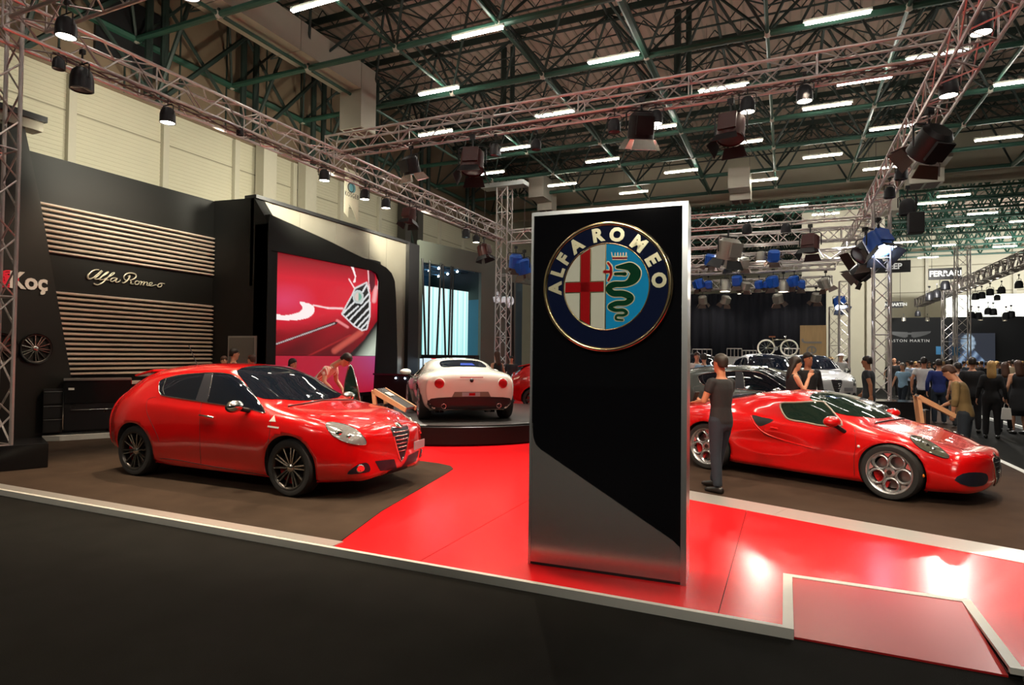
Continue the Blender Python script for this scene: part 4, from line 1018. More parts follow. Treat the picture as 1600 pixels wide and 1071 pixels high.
def car_body(rows, nose, tail, zc_n, zc_t, nexp=(2.2, 3.2), texp=(2.6, 3.5), arches=(), nx=120, sub=5, bulge=()):
    rows = sorted(rows, key=lambda r: r[0]); xs = [r[0] for r in rows]; nv = len(rows[0][1])
    def sect(x): return [(interp(xs, [r[1][k][0] for r in rows], x), interp(xs, [r[1][k][1] for r in rows], x)) for k in range(nv)]
    secs = []
    for i in range(nx+1):
        x = xs[0]+(xs[-1]-xs[0])*i/nx; s = smooth([(0, sect(x)[0][1])]+sect(x)[1:], sub)
        secs.append((x, s))
    def cap(x0, s, depth, sg, zc, ex):
        out = []
        for k in range(1, 15):
            t = sin(k/14*pi/2); t = min(t, 1)
            fy = max(0, 1-t**ex[0])**(1/ex[0]); fz = max(0, 1-t**ex[1])**(1/ex[1])
            fy = max(fy, .012); fz = max(fz, .012)
            out.append((x0+sg*depth*t, [(y*fy, zc+(z-zc)*fz) for y, z in s]))
        return out
    secs = cap(xs[0], secs[0][1], tail, -1, zc_t, texp)[::-1]+secs+cap(xs[-1], secs[-1][1], nose, 1, zc_n, nexp)
    # fender bulges: (xc, zc, rx, rz, amount)
    S2 = []
    for x, s in secs:
        q = []
        for y, z in s:
            for xc, zc, rx, rz, am in bulge:
                d = ((x-xc)/rx)**2+((z-zc)/rz)**2
                if d < 1 and y > .3: y += am*(1-d)**2
            q.append((y, z))
        S2.append((x, q))
    secs = S2
    V = []; Fc = []; m = len(secs[0][1]); full = 2*m-2
    for x, s in secs:
        for y, z in s: V.append((x, y, z))
        for y, z in s[-2:0:-1]: V.append((x, -y, z))
    R = len(secs)
    for i in range(R-1):
        for k in range(full):
            k2 = (k+1) % full; Fc.append((i*full+k, i*full+k2, (i+1)*full+k2, (i+1)*full+k))
    Fc.append(tuple(range(full))); Fc.append(tuple((R-1)*full+k for k in range(full-1, -1, -1)))
    solid = (V[:], Fc[:])
    # wheel arches
    bm = bmesh.new()
    for v in V: bm.verts.new(v)
    bm.verts.ensure_lookup_table()
    for f in Fc:
        try: bm.faces.new([bm.verts[i] for i in f])
        except ValueError: pass
    for (xc, zc, r) in arches:
        kill = [f for f in bm.faces if len(f.verts) <= 4 and abs(f.calc_center_median().y) > .5 and (f.calc_center_median().x-xc)**2+(f.calc_center_median().z-zc)**2 < r*r]
        bmesh.ops.delete(bm, geom=kill, context='FACES')
        loop = [v for v in bm.verts if v.is_boundary and abs(v.co.y) > .42 and abs(sqrt((v.co.x-xc)**2+(v.co.z-zc)**2)-r) < .07]
        for v in loop:
            d = sqrt((v.co.x-xc)**2+(v.co.z-zc)**2)
            if d > 1e-4: v.co.x = xc+(v.co.x-xc)*r/d; v.co.z = zc+(v.co.z-zc)*r/d
        ed = [e for e in bm.edges if e.is_boundary and e.verts[0] in loop and e.verts[1] in loop]
        ex = bmesh.ops.extrude_edge_only(bm, edges=ed)
        for g in ex['geom']:
            if isinstance(g, bmesh.types.BMVert): g.co.y = (1 if g.co.y > 0 else -1)*.46; 
            if isinstance(g, bmesh.types.BMFace): g.material_index = 1
    for sgn in (-1, 1):
        for (xc, zc, r) in arches:
            c = [bm.verts.new((xc+(r+.01)*cos(a), sgn*.46, max(.14, zc+(r+.01)*sin(a)))) for a in [2*pi*k/24 for k in range(24)]]
            f = bm.faces.new(c); f.material_index = 1
    bmesh.ops.remove_doubles(bm, verts=bm.verts, dist=1e-5)
    bmesh.ops.recalc_face_normals(bm, faces=bm.faces)
    me = bpy.data.meshes.new('body'); bm.to_mesh(me); bm.free()
    for p in me.polygons: p.use_smooth = True
    # solid for measuring
    bs = bmesh.new()
    for v in solid[0]: bs.verts.new(v)
    bs.verts.ensure_lookup_table()
    for f in solid[1]:
        try: bs.faces.new([bs.verts[i] for i in f])
        except ValueError: pass
    bmesh.ops.recalc_face_normals(bs, faces=bs.faces)
    bmesh.ops.triangulate(bs, faces=bs.faces)
    bvh = BVHTree.FromBMesh(bs); bs.free()
    return me, bvh

class Shell:
    def __init__(s, bvh, M): s.b = bvh; s.M = M; s.I = M.inverted(); s.R3 = s.I.to_3x3()
    def px(s, q):
        o = s.I @ EYE; d = (s.R3 @ ray(*q)).normalized()
        return s.hit(o, d)
    def hit(s, o, d):
        h = s.b.ray_cast(o, d)
        if h[0] is not None: return h[0], h[1]
        # silhouette miss: closest surface point along the ray
        t0 = (Vector((0, 0, .7))-o).dot(d); best = None
        for k in range(-20, 21):
            q = s.b.find_nearest(o+d*(t0+k*.12))
            if best is None or q[3] < best[3]: best = q
        return best[0], best[1]
    def side(s, q): return s.hit(Vector((q[0], 3, q[1])), Vector((0, -1, 0)))
    def rear(s, q): return s.hit(Vector((-5, q[0], q[1])), Vector((1, 0, 0)))
    def front(s, q): return s.hit(Vector((5, q[0], q[1])), Vector((-1, 0, 0)))
    def top(s, q): return s.hit(Vector((q[0], q[1], 4)), Vector((0, 0, -1)))
    def patch(s, poly, fn, name, m_, parent, off=.004, step=5., mirror=False, sm=4, rim=None, rimr=.006):
        P = smooth(poly, sm, True) if sm else poly
        # resample the outline
        out = []
        for i in range(len(P)):
            a, b = P[i], P[(i+1) % len(P)]; l = sqrt((a[0]-b[0])**2+(a[1]-b[1])**2); n = max(1, int(l/step))
            out += [(a[0]+(b[0]-a[0])*k/n, a[1]+(b[1]-a[1])*k/n) for k in range(n)]
        x0 = min(p[0] for p in out); x1 = max(p[0] for p in out); y0 = min(p[1] for p in out); y1 = max(p[1] for p in out)
        ins = []; y = y0+step*.5; r = 0
        while y < y1:
            x = x0+step*(.5 if r % 2 else .25)
            while x < x1:
                if inpoly(x, y, out) and min(segd(x, y, out[i], out[(i+1) % len(out)]) for i in range(len(out))) > step*.35: ins.append((x, y))
                x += step
            y += step*.87; r += 1
        al = [Vector(p) for p in out+ins]; n = len(out)
        vs, _, fs, _, _, _ = delaunay_2d_cdt(al, [(i, (i+1) % n) for i in range(n)], [list(range(n))], 1, 1e-6)
        v3 = []
        for v in vs:
            p, nn = fn((v.x, v.y)); v3.append(p+nn*off)
        objs = []
        for sg in ((1, -1) if mirror else (1,)):
            me = bpy.data.meshes.new(name); me.from_pydata([(v.x, v.y*sg, v.z) for v in v3], [], [tuple(f) for f in fs])
            bm = bmesh.new(); bm.from_mesh(me); bmesh.ops.recalc_face_normals(bm, faces=bm.faces)
            c = Vector((0, 0, .6)); k = sum((f.normal.dot(f.calc_center_median()-c)) for f in bm.faces)
            if k < 0: bmesh.ops.reverse_faces(bm, faces=bm.faces)
            bm.to_mesh(me); bm.free()
            for p in me.polygons: p.use_smooth = True
            me.materials.append(m_); o = bpy.data.objects.new(name, me); COL.objects.link(o); o.parent = parent; objs.append(o)
            if rim:
                ring = [fn(q) for q in out]; ring = [(a+b*off) for a, b in ring]
                MB().path([(v.x, v.y*sg, v.z) for v in ring], rimr, 5, closed=True).build('chrome_surround' if rim is m_chrome else 'surround', rim, o, smooth=True)
        return objs
    def line(s, pts, fn, name, m_, parent, r=.004, off=.0, mirror=False, step=8, sm=4):
        q = smooth(pts, sm) if sm else pts; out = []
        for a, b in zip(q[:-1], q[1:]):
            l = sqrt((a[0]-b[0])**2+(a[1]-b[1])**2); n = max(1, int(l/step)); out += [(a[0]+(b[0]-a[0])*k/n, a[1]+(b[1]-a[1])*k/n) for k in range(n)]
        out.append(q[-1])
        P = [fn(p) for p in out]; P = [a+b*off for a, b in P]
        for sg in ((1, -1) if mirror else (1,)): o = MB().path([(v.x, v.y*sg, v.z) for v in P], r, 5).build(name, m_, parent, smooth=True)
        return o

WHEELS = {}
def wheel_parts(kind, R, w, parent_builder):
    """wheel with its axis on +Y (outer face at +y); returns object tree root 'wheel' (tyre)"""
    rr = R*(.74 if kind == 'multi' else .755)
    tyre = MB().lathe([(rr, -w/2), (rr+.01, -w/2), (R-.02, -w/2+.005), (R, -w/2+.03), (R, w/2-.03), (R-.02, w/2-.004), (rr+.012, w/2), (rr, w/2-.008)], 40, axis='Y')
    g = tyre.build('wheel', m_rubber, None, smooth=True, angle=40)
    MB().lathe([(rr+.003, -w/2+.01), (rr-.02, -w/2+.03), (rr-.035, 0), (rr-.02, w/2-.03), (rr-.008, w/2-.002), (rr+.006, w/2+.001)], 40, axis='Y').build('rim', m_gun if kind == 'multi' else m_srim, g, smooth=True)
    MB().lathe([(0, -.02), (rr-.05, -.02), (rr-.05, -.005), (0, -.005)], 32, axis='Y').build('brake_disc', m_disc, g)
    c = MB()
    for a in [radians(x) for x in range(-30, 45, 12)]:
        c.box(((rr-.09)*cos(a), .012, (rr-.09)*sin(a)), (.07, .06, .05), M=Matrix.Rotation(-a, 3, 'Y'))
    c.build('brake_caliper', m_cal, g)
    if kind == 'multi':
        for dark in (0, 1):
            m = MB()
            for k in range(15):
                if dark and False: pass
                a = 2*pi*k/15; tw = .10 if k % 3 == 0 else (-.10 if k % 3 == 1 else .03)
                p0 = Vector((.045*cos(a), w/2-.035, .045*sin(a))); p1 = Vector(((rr-.008)*cos(a+tw), w/2-.012, (rr-.008)*sin(a+tw)))
                d = p1-p0; s_ = d.normalized().cross(Vector((0, 1, 0)))
                if dark: q = [p0+s_*.012, p1+s_*.011, p1-s_*.011, p0-s_*.012]; m.prism([v-Vector((0, .004, 0)) for v in q], (0, -1, 0), .03)
                else: q = [p0+s_*.006, p1+s_*.0065, p1-s_*.0065, p0-s_*.006]; m.prism(q, (0, -1, 0), .005)
            m.build('spokes', m_gun if dark else m_pol, g)
        MB().lathe([(0, w/2-.012), (.035, w/2-.014), (.05, w/2-.03), (.055, w/2-.06)], 20, axis='Y').build('hub_cap', m_pol, g, smooth=True)
    elif kind == 'holes':
        m = MB(); n5 = 5; rc = rr*.60; ro = rr*.375
        for k in range(n5):
            a = 2*pi*k/n5+.3; c_ = Vector((rc*cos(a), w/2-.03, rc*sin(a)))
            m.lathe([(ro-.022, -.03), (ro-.026, -.004), (ro-.012, .012), (ro, .006), (ro+.004, -.03)], 24, c_, axis='Y')
        for k in range(n5):
            a = 2*pi*(k+.5)/n5+.3
            m.prism([Vector((x*cos(a)-z*sin(a), w/2-.03, x*sin(a)+z*cos(a))) for x, z in ((rr*.98, -rr*.24), (rr*.98, rr*.24), (rr*.74, rr*.02), (rr*.74, -rr*.02))], (0, -1, 0), .03)
        m.build('spokes', m_srim, g, smooth=True, angle=35)
        MB().lathe([(0, w/2-.016), (.04, w/2-.018), (rr*.24, w/2-.022), (rr*.27, w/2-.05)], 20, axis='Y').build('hub', m_srim, g, smooth=True, angle=40)
        MB().lathe([(0, w/2-.008), (.028, w/2-.01), (.03, w/2-.02)], 16, axis='Y').build('hub_cap', m_gun, g)
    return g
def put_wheels(root, kind, axles, track, R, w):
    first = None
    for (xa, Rr) in axles:
        for sg in (1, -1):
            if first is None: g = wheel_parts(kind, R, w, None); first = g
            else: g = dup(first)
            g.parent = root; g.location = (xa, sg*(track/2), Rr); g.rotation_euler = (0, (xa*1.7) % 1.3, 0 if sg > 0 else pi); g.scale = (Rr/R,)*3 if Rr != R else (1, 1, 1)
def unscale(): pass

def Z3(sx, ox, oy): return lambda L: [(ox+x/sx, oy+y/sx) for x, y in L]

# ---------------------------------------------------------------- red five-door hatchback
GX = [-1.95, -1.7, -1.4, -1.0, -.5, 0, .3, .6, .85, 1.05, 1.3, 1.6, 1.85, 2.0]
def grow(x, lo, up): return (x, lo+up)
LO = {-1.95: [(0, .30), (.60, .30), (.70, .34), (.75, .42), (.77, .58), (.765, .72)],
      -1.7: [(0, .24), (.68, .24), (.79, .29), (.845, .40), (.865, .60), (.855, .78)],
      -1.4: [(0, .20), (.70, .20), (.82, .25), (.875, .38), (.892, .60), (.885, .80)],
      -1.0: [(0, .18), (.70, .18), (.825, .22), (.87, .34), (.890, .58), (.885, .79)],
      -.5: [(0, .17), (.70, .17), (.83, .20), (.855, .32), (.880, .56), (.880, .77)],
      0: [(0, .17), (.70, .17), (.83, .20), (.85, .32), (.878, .56), (.880, .76)],
      .3: [(0, .17), (.70, .17), (.83, .20), (.85, .32), (.878, .56), (.880, .76)],
      .6: [(0, .17), (.70, .17), (.83, .20), (.852, .32), (.880, .56), (.881, .76)],
      .85: [(0, .17), (.70, .17), (.83, .20), (.858, .32), (.886, .56), (.884, .76)],
      1.05: [(0, .17), (.70, .17), (.83, .20), (.865, .32), (.892, .56), (.886, .75)],
      1.3: [(0, .17), (.70, .17), (.82, .20), (.87, .32), (.893, .54), (.882, .73)],
      1.6: [(0, .17), (.66, .17), (.80, .19), (.85, .30), (.870, .48), (.855, .68)],
      1.85: [(0, .18), (.60, .18), (.72, .20), (.77, .28), (.790, .44), (.775, .62)],
      2.0: [(0, .19), (.52, .19), (.63, .21), (.68, .28), (.700, .42), (.685, .58)]}
UP = {-1.95: [(.725, .84), (.67, .93), (.60, 1.0), (.51, 1.06), (.39, 1.10), (.2, 1.12), (0, 1.125)],
      -1.7: [(.81, .91), (.75, 1.01), (.66, 1.11), (.55, 1.20), (.42, 1.26), (.22, 1.29), (0, 1.295)],
      -1.4: [(.855, .93), (.80, 1.03), (.70, 1.16), (.595, 1.28), (.455, 1.35), (.25, 1.385), (0, 1.39)],
      -1.0: [(.865, .925), (.815, 1.01), (.72, 1.18), (.62, 1.325), (.48, 1.40), (.26, 1.437), (0, 1.443)],
      -.5: [(.865, .905), (.82, .985), (.73, 1.18), (.635, 1.345), (.50, 1.425), (.27, 1.462), (0, 1.468)],
      0: [(.865, .89), (.82, .968), (.735, 1.17), (.64, 1.33), (.50, 1.41), (.27, 1.445), (0, 1.455)],
      .3: [(.865, .885), (.82, .958), (.75, 1.12), (.665, 1.245), (.505, 1.325), (.26, 1.36), (0, 1.37)],
      .6: [(.868, .88), (.82, .95), (.768, 1.03), (.70, 1.10), (.52, 1.18), (.26, 1.215), (0, 1.225)],
      .85: [(.87, .87), (.815, .938), (.765, .982), (.68, 1.02), (.50, 1.075), (.25, 1.10), (0, 1.11)],
      1.05: [(.868, .86), (.81, .925), (.735, .962), (.61, .985), (.43, 1.0), (.2, 1.015), (0, 1.02)],
      1.3: [(.86, .84), (.80, .905), (.70, .935), (.55, .952), (.38, .962), (.2, .968), (0, .97)],
      1.6: [(.83, .79), (.765, .855), (.66, .885), (.52, .902), (.36, .912), (.18, .918), (0, .92)],
      1.85: [(.75, .72), (.69, .785), (.60, .815), (.47, .835), (.32, .848), (.16, .856), (0, .86)],
      2.0: [(.665, .67), (.61, .725), (.52, .755), (.41, .775), (.29, .79), (.15, .80), (0, .805)]}
rows = [(x, LO[x]+UP[x]) for x in GX]
bodyG, bvhG = car_body(rows, .235, .14, .52, .70, nexp=(2.1, 3.4), texp=(3.0, 4.0), arches=((1.317, .33, .365), (-1.317, .33, .365)), bulge=((1.317, .62, .5, .32, .018), (-1.317, .62, .5, .34, .022)))
gc = (Vector((-7.734, 5.374, 0))+Vector((-5.089, 5.37, 0)))/2
Mg = Matrix.Translation((gc.x, gc.y+.775, ZP+.002)) @ Matrix.Rotation(0, 4, 'Z')
# the side towards the viewer is the car's right side, -y
def hatchback(name, label, M, paint, dark):
    t = thing(name, label, 'car', M=M)
    b = bpy.data.objects.new('body', bodyG); COL.objects.link(b); b.parent = t
    if not bodyG.materials: bodyG.materials.append(paint); bodyG.materials.append(m_inner)
    return t
car1 = hatchback('hatchback', 'glossy red five-door hatchback with dark multi-spoke wheels parked on the left carpet', Mg, m_paint, False)
sh = Shell(bvhG, Mg); z = Z3(3.137, 170, 560)
sh.patch(z([(248, 135), (262, 108), (330, 88), (400, 79), (500, 73), (590, 80), (642, 106), (700, 168), (768, 268), (690, 250), (490, 219), (300, 190), (254, 176)]), sh.px, 'side_window', m_glass, car1, off=.006, mirror=True, step=4, sm=3, rim=m_chrome, rimr=.007)
sh.patch(z([(472, 78), (512, 76), (486, 216), (428, 207)]), sh.px, 'pillar_trim', mat('grey pillar trim', (.035, .036, .045), .35), car1, off=.010, mirror=True, step=4, sm=0)
for pts in ([(512, 78), (486, 216)], [(284, 100), (268, 150), (276, 182)]):
    sh.line(z(pts), sh.px, 'window_divider', m_chrome if pts[0][0] == 512 else m_plast, car1, r=.006, off=.008, mirror=True)
WSg = [(1.02, 0), (1.0, .25), (.93, .45), (.80, .62), (.62, .70), (.40, .64), (.22, .585), (.10, .52), (.06, .3), (.05, 0)]
wsp = WSg+[(a, -b) for a, b in WSg[::-1][1:-1]]
sh.patch(wsp, sh.top, 'windscreen', m_glass, car1, off=.005, step=.05, sm=2)
sh.line([(1.05, -.62), (1.07, -.3), (1.05, 0), (1.07, .3), (1.05, .62)], sh.top, 'wiper', m_plast, car1, r=.010, off=.004, step=.05)
RWg = [(-1.72, 0), (-1.70, .3), (-1.68, .5), (-1.80, .56), (-1.93, .50), (-1.95, .25), (-1.95, 0)]
sh.patch(RWg+[(a, -b) for a, b in RWg[::-1][1:-1]], sh.top, 'rear_window', m_glass, car1, off=.005, step=.04, sm=2)
sh.patch(z([(1063, 328), (1078, 315), (1150, 324), (1212, 352), (1252, 392), (1262, 418), (1240, 427), (1160, 412), (1102, 382), (1075, 352)]), sh.px, 'headlamp', m_lampg, car1, off=.006, mirror=True, step=3, sm=3, rim=m_chrome, rimr=.004)
for (a, b, r) in ((1128, 362, .05), (1175, 382, .035)):
    p, n_ = sh.px(z([(a, b)])[0])
    for sg in (1, -1): MB().sphere(Vector((p.x, p.y*sg, p.z))-Vector((n_.x, n_.y*sg, n_.z))*r*.45, r, 12, 8).build('projector_lens', m_chrome, car1, smooth=True)
# grille shield on the centre line
GRL = [(-.17, .735), (-.1, .75), (.1, .75), (.17, .735), (.135, .60), (.07, .44), (0, .34), (-.07, .44), (-.135, .60)]
sh.patch(GRL, sh.front, 'grille', m_mesh, car1, off=.004, step=.03, sm=2, rim=m_chrome, rimr=.011)
for zz, hw in ((.70, .15), (.655, .138), (.61, .125), (.565, .108), (.52, .09), (.475, .072)):
    sh.line([(-hw, zz), (0, zz-.004), (hw, zz)], sh.front, 'grille_bar', m_chrome, car1, r=.007, off=.010, step=.03)
p, n_ = sh.front((0, .765))
MB().lathe([(0, 0), (.05, 0), (.052, .006), (.044, .012), (0, .014)], 24, p+n_*.004, M=n_.to_track_quat('Z', 'Y').to_matrix()).build('badge', m_chrome, car1, smooth=True)
sh.patch(z([(1303, 505), (1398, 495), (1412, 543), (1330, 553)]), sh.px, 'lower_intake', m_mesh, car1, off=.005, step=3, sm=1, mirror=True)
sh.patch([(-.17, .26), (.17, .26), (.19, .215), (-.19, .215)], sh.front, 'lower_intake', m_mesh, car1, off=.005, step=.03, sm=2)
sh.patch(z([(1168, 568), (1196, 538), (1225, 520), (1262, 512), (1278, 530), (1278, 556), (1225, 566)]), sh.px, 'fog_lamp_recess', m_mesh, car1, off=.005, step=3, sm=2, mirror=True)
p, n_ = sh.px(z([(1232, 541)])[0])
for sg in (1, -1): MB().lathe([(0, .0), (.045, .0), (.047, .014), (.03, .01), (0, .008)], 18, Vector((p.x, p.y*sg, p.z)), M=Vector((n_.x, n_.y*sg, n_.z)).to_track_quat('Z', 'Y').to_matrix()).build('fog_lamp', m_chrome, car1, smooth=True)
pl_ = [sh.front((-.42, .52)), sh.front((-.2, .52))]
pp = Vector((max(pl_[0][0].x, pl_[1][0].x)+.03, -0, .50))
MB().box((sh.front((.25, .50))[0].x+.03, .36, .50), (.012, .30, .10), rz=.16).build('number_plate', m_plate, car1)
# shut lines
for pts in (z([(455, 212), (446, 280), (446, 400), (452, 520)]), z([(790, 268), (792, 330), (780, 430), (775, 570)]), z([(232, 190), (190, 205), (186, 260), (205, 310), (238, 380), (246, 410)])):
    sh.line(pts, sh.px, 'shut_line', m_line, car1, r=.0035, off=-.0008, mirror=True)
sh.line([(1.03, .66), (1.4, .60), (1.75, .50), (2.02, .24)], sh.top, 'bonnet_line', m_line, car1, r=.0035, off=-.0008, mirror=True, step=.05)
sh.line(z([(252, 492), (340, 500), (500, 530), (640, 552), (778, 576)]), sh.px, 'sill_line', m_line, car1, r=.005, off=-.001, mirror=True)
hp = [sh.px(q) for q in z([(452, 279), (486, 285), (520, 292)])]
for sg in (1, -1): MB().path([(a.x, (a.y+b.y*.022)*sg, a.z+b.z*.02) for a, b in hp], .013, 8).build('door_handle', m_chrome, car1, smooth=True)
sh.patch(z([(786, 310), (812, 280), (819, 312)]), sh.px, 'triangle_badge', m_whitep, car1, off=.003, step=3, sm=0, mirror=True)
sh.patch(z([(780, 330), (835, 338), (832, 346), (778, 338)]), sh.px, 'side_repeater', m_whitep, car1, off=.003, step=3, sm=0, mirror=True)
for sg in (1, -1):
    mr = MB().sphere((.62, -1.0*sg, 1.0), .085, 16, 10, (1.0, 1.25, .82)).build('door_mirror', m_chrome, car1, smooth=True)
    MB().sphere((.585, -1.0*sg, .985), .083, 14, 8, (.8, 1.2, .78)).build('mirror_base', m_plast, mr, smooth=True)
    MB().tube((.62, -.93*sg, .965), (.66, -.83*sg, .935), .03, 8).build('mirror_arm', m_plast, mr)
MB().tube((-1.25, 0, 1.41), (-1.45, 0, 1.72), .006, 6).build('aerial', m_plast, car1)
MB().lathe([(0, 0), (.03, 0), (.02, .03), (0, .035)], 12, (-1.25, 0, 1.405)).build('aerial_base', m_plast, car1)
# roof spoiler and tail lamps
sp = MB(); sp.add([(-1.5, -.5, 1.375), (-1.5, .5, 1.375), (-1.86, .52, 1.29), (-1.86, -.52, 1.29), (-1.5, -.5, 1.34), (-1.5, .5, 1.34), (-1.84, .52, 1.265), (-1.84, -.52, 1.265)], [(0, 1, 2, 3), (7, 6, 5, 4), (0, 4, 5, 1), (2, 6, 7, 3), (1, 5, 6, 2), (0, 3, 7, 4)]).build('roof_spoiler', m_paint, car1, bevel=.01)
sh.patch([(.52, .86), (.60, .90), (.70, .88), (.72, .80), (.60, .78)], sh.rear, 'tail_lamp', m_tail, car1, off=.005, step=.03, mirror=True)
put_wheels(car1, 'multi', ((-1.317, .325), (1.317, .325)), 1.53, .325, .225)

# ---------------------------------------------------------------- red two-seat sports coupe
CX = {-1.75: [(0, .22), (.60, .22), (.74, .28), (.80, .38), (.83, .55), (.825, .70), (.79, .80), (.72, .86), (.60, .89), (.46, .91), (.32, .92), (.16, .925), (0, .925)],
      -1.5: [(0, .18), (.64, .18), (.80, .24), (.87, .36), (.90, .54), (.895, .70), (.855, .82), (.77, .885), (.64, .92), (.48, .945), (.33, .96), (.16, .97), (0, .972)],
      -1.2: [(0, .15), (.66, .15), (.83, .20), (.885, .34), (.92, .54), (.915, .70), (.87, .83), (.78, .895), (.64, .94), (.50, .98), (.35, 1.01), (.17, 1.03), (0, 1.035)],
      -.85: [(0, .13), (.66, .13), (.82, .17), (.86, .30), (.895, .50), (.89, .68), (.84, .81), (.755, .88), (.66, .95), (.55, 1.02), (.40, 1.07), (.2, 1.09), (0, 1.095)],
      -.5: [(0, .13), (.66, .13), (.81, .16), (.835, .28), (.86, .48), (.865, .66), (.83, .78), (.76, .86), (.68, .97), (.585, 1.07), (.44, 1.13), (.22, 1.15), (0, 1.155)],
      -.15: [(0, .13), (.66, .13), (.81, .16), (.83, .28), (.85, .47), (.855, .64), (.83, .76), (.77, .83), (.69, .97), (.60, 1.09), (.45, 1.15), (.23, 1.175), (0, 1.18)],
      .15: [(0, .13), (.66, .13), (.81, .16), (.83, .28), (.85, .46), (.855, .62), (.83, .74), (.775, .81), (.70, .94), (.615, 1.05), (.46, 1.11), (.23, 1.135), (0, 1.14)],
      .45: [(0, .13), (.66, .13), (.81, .16), (.83, .28), (.855, .45), (.86, .61), (.835, .73), (.78, .80), (.72, .88), (.63, .96), (.47, 1.01), (.24, 1.035), (0, 1.04)],
      .75: [(0, .13), (.66, .13), (.81, .16), (.84, .27), (.87, .44), (.872, .60), (.845, .72), (.78, .785), (.71, .83), (.60, .865), (.44, .90), (.22, .92), (0, .925)],
      1.0: [(0, .13), (.66, .13), (.80, .16), (.845, .26), (.885, .42), (.885, .58), (.85, .70), (.77, .765), (.67, .79), (.54, .80), (.40, .80), (.2, .805), (0, .81)],
      1.25: [(0, .13), (.64, .13), (.78, .15), (.835, .25), (.875, .40), (.87, .55), (.825, .67), (.74, .73), (.63, .75), (.50, .75), (.36, .745), (.18, .745), (0, .745)],
      1.5: [(0, .13), (.60, .13), (.73, .15), (.785, .23), (.82, .36), (.81, .49), (.765, .60), (.68, .655), (.58, .675), (.45, .68), (.33, .678), (.16, .675), (0, .675)],
      1.75: [(0, .14), (.52, .14), (.63, .155), (.68, .21), (.705, .31), (.695, .41), (.655, .50), (.585, .555), (.50, .58), (.40, .59), (.28, .595), (.14, .595), (0, .595)]}
rows = [(x, CX[x]) for x in CX]
bodyC, bvhC = car_body(rows, .25, .13, .36, .60, nexp=(1.9, 3.6), texp=(3.0, 3.5), arches=((1.19, .31, .345), (-1.19, .33, .365)), bulge=((1.19, .55, .45, .3, .02), (-1.19, .60, .5, .34, .03), (-.30, .50, .62, .17, -.045)))
ca = Vector((-.976, 9.36, 0)); cb = Vector((1.113, 8.337, 0)); hd_ = (cb-ca).normalized(); lft = Vector((-hd_.y, hd_.x, 0))
mid = (ca+cb)/2+lft*.80
Mc = Matrix.Translation((mid.x, mid.y, ZP+.002)) @ Matrix.Rotation(atan2(hd_.y, hd_.x), 4, 'Z')
car2 = thing('sports_coupe', 'low red two-seat sports coupe with silver five-hole wheels on the right carpet', 'car', M=Mc)
bC = bpy.data.objects.new('body', bodyC); COL.objects.link(bC); bC.parent = car2; bodyC.materials.append(m_paint); bodyC.materials.append(m_inner)
sc_ = Shell(bvhC, Mc); z = Z3(3.019, 1070, 570)
sc_.patch(z([(452, 186), (520, 180), (640, 176), (668, 192), (705, 232), (742, 288), (650, 290), (575, 275), (500, 262), (470, 240)]), sc_.px, 'side_window', m_glassg, car2, off=.006, mirror=True, step=3, sm=3, rim=mat('satin grey window trim', srgb(150, 140, 128), .4), rimr=.012)
WSc = [(.86, 0), (.84, .25), (.76, .45), (.62, .60), (.46, .645), (.30, .62), (.16, .56), (.10, .48), (.06, .25), (.05, 0)]
sc_.patch(WSc+[(a, -b) for a, b in WSc[::-1][1:-1]], sc_.top, 'windscreen', m_glassg, car2, off=.005, step=.05, sm=2)
sc_.line([(.90, -.5), (.92, 0), (.90, .5)], sc_.top, 'wiper', m_plast, car2, r=.010, off=.004, step=.05)
sc_.patch(z([(1062, 345), (1085, 338), (1150, 362), (1210, 400), (1245, 435), (1225, 442), (1160, 420), (1100, 388)]), sc_.px, 'headlamp', mat('dark headlamp glass', (.16, .17, .13), .08, metal=.5, noise=.6, nscale=22, coat=1), car2, off=.006, mirror=True, step=3, sm=3, rim=m_plast, rimr=.006)
for (a, b, r) in ((1110, 362, .03), (1140, 380, .03), (1170, 398, .028)):
    p, n_ = sc_.px(z([(a, b)])[0])
    for sg in (1, -1): MB().sphere(Vector((p.x, p.y*sg, p.z))-Vector((n_.x, n_.y*sg, n_.z))*r*.3, r, 10, 8).build('projector_lens', m_chrome, car2, smooth=True)
sc_.patch(z([(318, 238), (365, 250), (420, 262), (378, 285), (350, 290), (330, 268)]), sc_.px, 'side_intake', m_plast, car2, off=.004, step=3, sm=2, mirror=True)
sc_.line(z([(312, 240), (330, 280), (380, 325), (480, 362), (620, 400)]), sc_.px, 'flank_crease', m_paint, car2, r=.012, off=-.003, mirror=True)
sc_.patch(z([(1272, 545), (1310, 515), (1370, 508), (1420, 515), (1428, 545), (1405, 570), (1340, 575)]), sc_.px, 'lower_intake', m_mesh, car2, off=.005, step=3, sm=2, mirror=True)
G2 = [(-.13, .50), (0, .515), (.13, .50), (.11, .40), (.06, .27), (0, .19), (-.06, .27), (-.11, .40)]
sc_.patch(G2, sc_.front, 'grille', m_mesh, car2, off=.004, step=.02, sm=2, rim=m_chrome, rimr=.009)
for zz, hw in ((.46, .11), (.41, .10), (.36, .085), (.31, .065)): sc_.line([(-hw, zz), (0, zz), (hw, zz)], sc_.front, 'grille_bar', m_plast, car2, r=.006, off=.008, step=.03)
p, n_ = sc_.front((0, .53)); MB().lathe([(0, 0), (.04, 0), (.042, .006), (0, .012)], 20, p+n_*.004, M=n_.to_track_quat('Z', 'Y').to_matrix()).build('badge', m_chrome, car2, smooth=True)
for pts in (z([(800, 300), (806, 380), (798, 440), (800, 525)]), z([(378, 290), (372, 330), (420, 345)])):
    sc_.line(pts, sc_.px, 'shut_line', m_line, car2, r=.0035, off=-.0008, mirror=True)
